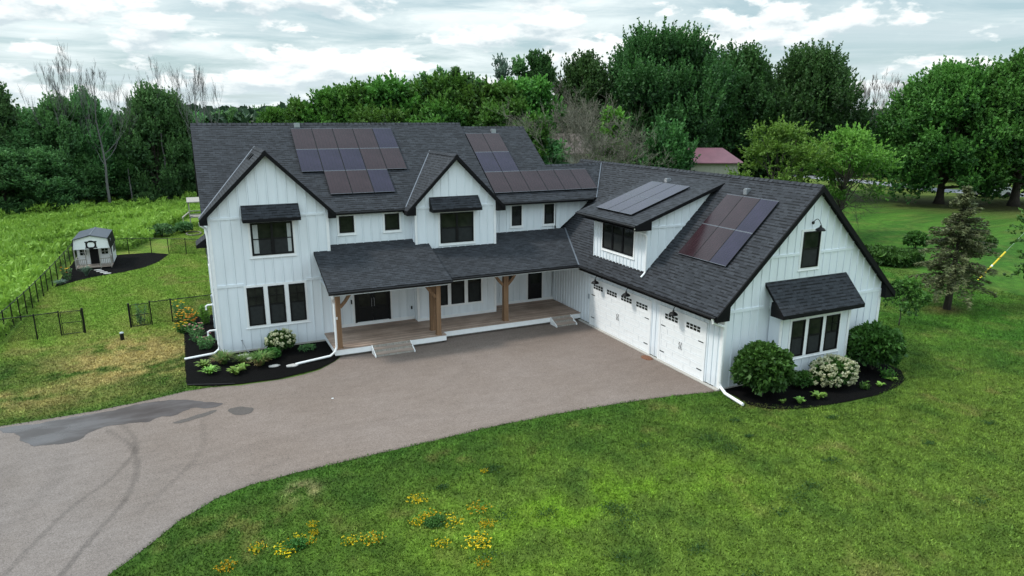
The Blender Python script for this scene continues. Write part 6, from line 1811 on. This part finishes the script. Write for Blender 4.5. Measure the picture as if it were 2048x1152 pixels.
# --- spruce
def spruce(loc, H, R, label):
    rng = np.random.default_rng(500); root = empty('spruce_tree', loc); tag(root, label, 'tree')
    mb = MB(); mb.tube([(0, 0, 0), (.05, 0, H * .3), (.1, .02, H * .6), (.12, .0, H)], [.2, .16, .09, .01], 9); mb.build('trunk', M['bark'], root, True)
    C = []; A = []; S = []; T_ = []; br = MB()
    z = 1.55
    while z < H - .1:
        t = (z - 1.5) / (H - 1.5); nb = rng.integers(4, 7)
        for k in range(nb):
            L = R * (1 - t) ** .95 * rng.uniform(.5, 1.15) * (1.0 if z > 2.2 else .95) + .12
            a = rng.uniform(0, 6.28); d = np.array([math.cos(a), math.sin(a), 0]); s = np.array([-d[1], d[0], 0])
            base = np.array([.05, 0, z]); rise = .10 + .35 * t
            def P(u): return base + d * L * u + np.array([0, 0, L * (rise * u - .36 * u ** 1.6 * (1 - t * .6))])
            br.tube([tuple(P(0)), tuple(P(.5)), tuple(P(1))], [.025, .015, .004], 4, cap=False)
            m = int(35 + 150 * L * .5)
            u = rng.uniform(.12, 1, m); side = rng.choice([-1, 1], m) * rng.uniform(0, .30, m) * L * (1.05 - u) * 1.3
            pts = np.array([P(q) for q in u]) + s * side[:, None] + np.array([0, 0, -.12]) * np.abs(side)[:, None] + rng.normal(0, .025, (m, 3))
            pts[:, 2] -= rng.uniform(0, 1, m) ** 2 * .22
            C.append(pts); A.append(d * .8 + s * np.sign(side)[:, None] * .8 + rng.normal(0, .25, (m, 3))); S.append(rng.uniform(.045, .08, m)); T_.append(np.clip(.25 + .5 * u + rng.normal(0, .2, m), 0, 1))
        z += .15 + .10 * (1 - t)
    br.build('branches', M['bark'], root)
    C = np.concatenate(C); np_mesh('needles', cards(C, np.concatenate(A), np.concatenate(S), rng, 3.4, .2), 4, M['leaf_spruce'], root, np.concatenate(T_))
spruce((36.9, -8.85, 0), 6.9, 2.55, 'weathered olive spruce with a bare lower trunk on the right lawn')
make_tree('edge_tree', 510, 6.0, 6.2, 1.4, M['leaf_maple2'], 'dark leafy tree at the extreme right edge, its lower boughs hanging into view', loc=(44.3, -11.4, 0), nl=34, shoots=50, leaves=9, leaf=.13, lobe=(.12, .18), up=.05, shoot_len=.5, r0=.14)

# --- yellow wildflower clumps in the front lawn
def clump(seed, R, n, nfl):
    rng = np.random.default_rng(seed); root = empty('wildflower_clump'); 
    p = rng.normal(0, R * .5, (n, 2)); z = rng.uniform(.03, .11, n)
    np_mesh('leaves', cards(np.column_stack([p, z]), rng.normal(0, 1, (n, 3)), rng.uniform(.025, .05, n), rng), 4, M['leaf_lime'], root, rng.uniform(0, .55, n))
    c = rng.normal(0, R * .5, (nfl, 2)); k = 5
    q = np.repeat(c, k, 0) + rng.normal(0, .012, (nfl * k, 2)); zz = np.repeat(rng.uniform(.05, .09, nfl), k) + rng.normal(0, .006, nfl * k)
    np_mesh('flowers', cards(np.column_stack([q, zz]), rng.normal(0, 1, (nfl * k, 3)), rng.uniform(.02, .032, nfl * k), rng, 1.2), 4, M['petal_yellow'], root, rng.uniform(.3, 1, nfl * k))
    return root
cl = [(-.67, -16.06, 1, 'yellow flower clump at the very bottom left of the lawn'), (.06, -15.62, .9, 'yellow flower clump second from the driveway curve'), (.72, -15.95, 1.25, 'dense golden clump left of a dark green tuft, lower left lawn'),
      (1.02, -15.62, .8, 'small yellow clump above the dark green tuft, lower left lawn'), (1.25, -15.85, .8, 'small yellow clump right of the dark green tuft, lower left lawn'), (1.47, -15.18, .6, 'small yellow clump alone above the lower left group'), (1.44, -15.55, .5, 'faint yellow sprinkle below the small lone clump'),
      (2.2, -16.26, .9, 'left of the two neighbouring clumps in the middle of the lawn front'), (2.72, -16.42, 1.2, 'right of the two neighbouring clumps in the middle of the lawn front'), (4.3, -15.17, 1.1, 'yellow clump nearest the driveway on the central lawn'),
      (4.35, -16.10, 1.3, 'broad golden clump over a dark green tuft, central lawn'), (4.78, -16.52, 1.3, 'brightest golden clump right of the dark green tuft, central lawn'), (3.98, -16.2, .8, 'small yellow clump left of the dark green tuft, central lawn'),
      (5.68, -16.29, 1.25, 'yellow clump at the upper right of the central group'), (5.58, -17.05, .9, 'small golden clump below the upper right one'), (4.22, -17.34, .9, 'thin yellow clump below the central dark tuft'), (5.09, -17.66, 1.5, 'wide yellow clump at the lower right of the central group'),
      (4.89, -18.49, .8, 'yellow clump at the bottom edge of the lawn'), (6.57, -14.52, .5, 'tiny yellow sprinkle farthest up the lawn')]
cp = [clump(520, .22, 120, 85), clump(521, .24, 120, 70)]
for i, (x, y, s, lb) in enumerate(cl):
    r = cp[i] if i < 2 else copy_thing(cp[i % 2], (x, y, 0))
    r.location = (x, y, 0); r.scale = (s, s * .85, 1); r.rotation_euler = (0, 0, i * 1.7)
    tag(r, lb, 'flowers', 'yellow wildflower clumps in the front lawn')
for k, (x, y, lb) in enumerate([(.95, -15.88, 'dark green clover tuft ringed by yellow flowers, lower left lawn'), (4.42, -16.4, 'dark green clover tuft ringed by yellow flowers, central lawn')]):
    bush('clover_tuft', (x, y, 0), .34, .26, .08, 1300, .03, M['leaf_bush'], lb, 'clover', 540 + k, 'clover tufts in the lawn', zc=.06, stems=False)

def clover(rng, n):
    cx = rng.uniform(3, 24, 34); cy = rng.uniform(-23, -14, 34); k = rng.integers(0, 34, n); sp_ = rng.uniform(.4, 1.6, 34)[k]
    x = cx[k] + rng.normal(0, .16, n) * sp_; y = cy[k] + rng.normal(0, .11, n) * sp_; ok = (y < np.interp(x, SX, SY) - .5) & (((x - 21.5) / 4.9) ** 2 + ((y + 12.2) / 3.6) ** 2 > 1); x, y = x[ok], y[ok]
    return np.stack([x, y, rng.uniform(.03, .085, len(x))], 1), rng.uniform(.6, 1.3, len(x)), rng.uniform(0, .35, len(x))
scatter_cards('clover', M['leaf_maple2'], 5200, clover, .03, 560, 'low dark clover patches scattered through the front lawn', 'clover')

# ================================================================== SKY, SUN, CAMERA
w = bpy.data.worlds.new('World'); sc.world = w; w.use_nodes = True
nt = w.node_tree; bg = nt.nodes['Background']
SUN_EL, SUN_AZ = rad(52), rad(-68)      # azimuth from +Y toward +X (negative: to the west)
sky = nt.nodes.new('ShaderNodeTexSky'); sky.sky_type = 'NISHITA'; sky.sun_disc = False
sky.sun_elevation = SUN_EL; sky.sun_rotation = SUN_AZ; sky.air_density = 1.0; sky.dust_density = 1.2; sky.ozone_density = 1.2
tc = nt.nodes.new('ShaderNodeTexCoord'); sp = nt.nodes.new('ShaderNodeSeparateXYZ'); nt.links.new(tc.outputs['Generated'], sp.inputs[0])
az = math_(nt, 'ARCTAN2', sp.outputs['X'], sp.outputs['Y']); el = math_(nt, 'ARCSINE', sp.outputs['Z'])
def vec(a, b, c=0.0):
    cb = nt.nodes.new('ShaderNodeCombineXYZ')
    for i, v in enumerate((a, b, c)):
        if isinstance(v, (int, float)): cb.inputs[i].default_value = v
        else: nt.links.new(v, cb.inputs[i])
    return cb.outputs[0]
# high thin layer: planar projection gives natural streaks toward the horizon
zz = math_(nt, 'MAXIMUM', math_(nt, 'ADD', sp.outputs['Z'], .035), .03)
pl_ = vec(math_(nt, 'DIVIDE', sp.outputs['X'], zz), math_(nt, 'DIVIDE', sp.outputs['Y'], zz))
hi = noise(nt, .55, 7, .62, pl_, .6)
him = ramp(nt, hi, [(.36, 0.0), (.60, 1.0)])
# cumulus banks, wider than tall
elp = math_(nt, 'POWER', math_(nt, 'MAXIMUM', el, 0.0), .8)
v1 = vec(math_(nt, 'MULTIPLY', az, 1.0), math_(nt, 'MULTIPLY', elp, 1.9), 3.7)
c1 = noise(nt, 8.0, 10, .55, v1, .1)
v1b = vec(math_(nt, 'MULTIPLY', az, 1.0), math_(nt, 'MULTIPLY', math_(nt, 'ADD', elp, .016), 1.9), 3.7)
c1b = noise(nt, 8.0, 10, .55, v1b, .1)
cum = ramp(nt, c1, [(.505, 0.0), (.545, 1.0)])
shade = math_(nt, 'MULTIPLY', math_(nt, 'SUBTRACT', c1, c1b), 8.0)
lit = math_(nt, 'ADD', shade, .55)
dark = noise(nt, 3.0, 6, .6, vec(az, math_(nt, 'MULTIPLY', elp, 3.2), 8.1), .4)
K = 10.0
def kc(c): return tuple(x * K for x in c)
ccol = mixc(nt, math_(nt, 'MINIMUM', math_(nt, 'MAXIMUM', lit, 0.0), 1.0), kc((.66, .77, .82)), kc((1.12, 1.16, 1.15)))
base = mixc(nt, .62, sky.outputs['Color'], kc((.58, .78, .82)))
deck = mixc(nt, ramp(nt, dark, [(.38, 0.0), (.60, 1.0)]), kc((.66, .79, .83)), kc((1.02, 1.11, 1.11)))
c = mixc(nt, math_(nt, 'MULTIPLY', him, .92), base, deck)
c = mixc(nt, math_(nt, 'MULTIPLY', cum, .9), c, ccol)
hz = ramp(nt, el, [(.0, 1.0), (.07, 0.0)])
c = mixc(nt, math_(nt, 'MULTIPLY', hz, .45), c, kc((.74, .86, .90)))
# an overcast sky is brighter and bluer overhead than at the horizon
zen = ramp(nt, el, [(.17, (1, 1, 1)), (.62, (1.0, 1.0, 1.0))])
mr = nt.nodes.new('ShaderNodeMapRange'); nt.links.new(el, mr.inputs['Value'])
mr.inputs['From Min'].default_value = .17; mr.inputs['From Max'].default_value = .7
c = mixc(nt, mr.outputs[0], c, mixc(nt, 1.0, c, (1.80, 1.93, 2.05), 'MULTIPLY'))
nt.links.new(c, bg.inputs['Color']); bg.inputs['Strength'].default_value = 0.1

sd_ = bpy.data.lights.new('sun', 'SUN'); sd_.energy = 2.6; sd_.angle = rad(9); sd_.color = (1.0, .95, .87)
so = bpy.data.objects.new('sun', sd_); COL.objects.link(so)
dirv = Vector((math.sin(SUN_AZ) * math.cos(SUN_EL), math.cos(SUN_AZ) * math.cos(SUN_EL), math.sin(SUN_EL)))
so.rotation_euler = dirv.to_track_quat('Z', 'Y').to_euler(); so.location = (0, 0, 40)

cd = bpy.data.cameras.new('camera'); cam = bpy.data.objects.new('camera', cd); COL.objects.link(cam)
cd.sensor_width = 36; cd.lens = 1362.2 / 2048 * 36; cd.clip_end = 9000; cd.clip_start = .3
yaw, pitch, roll = -0.44, -0.246, 0.002
from mathutils import Matrix
fwd = Vector((-math.sin(yaw) * math.cos(pitch), math.cos(yaw) * math.cos(pitch), math.sin(pitch)))
rt_ = Vector((math.cos(yaw), math.sin(yaw), 0)); up_ = rt_.cross(fwd)
r2 = rt_ * math.cos(roll) + up_ * math.sin(roll); u2 = up_ * math.cos(roll) - rt_ * math.sin(roll)
cam.matrix_world = Matrix(((r2.x, u2.x, -fwd.x, CAMP[0]), (r2.y, u2.y, -fwd.y, CAMP[1]), (r2.z, u2.z, -fwd.z, CAMP[2]), (0, 0, 0, 1)))
sc.camera = cam
sc.view_settings.view_transform = 'Standard'; sc.view_settings.look = 'None'; sc.view_settings.exposure = 0
sc.render.engine = 'CYCLES'
sc.cycles.max_bounces = 6; sc.cycles.transparent_max_bounces = 12
sc.cycles.use_denoising = True
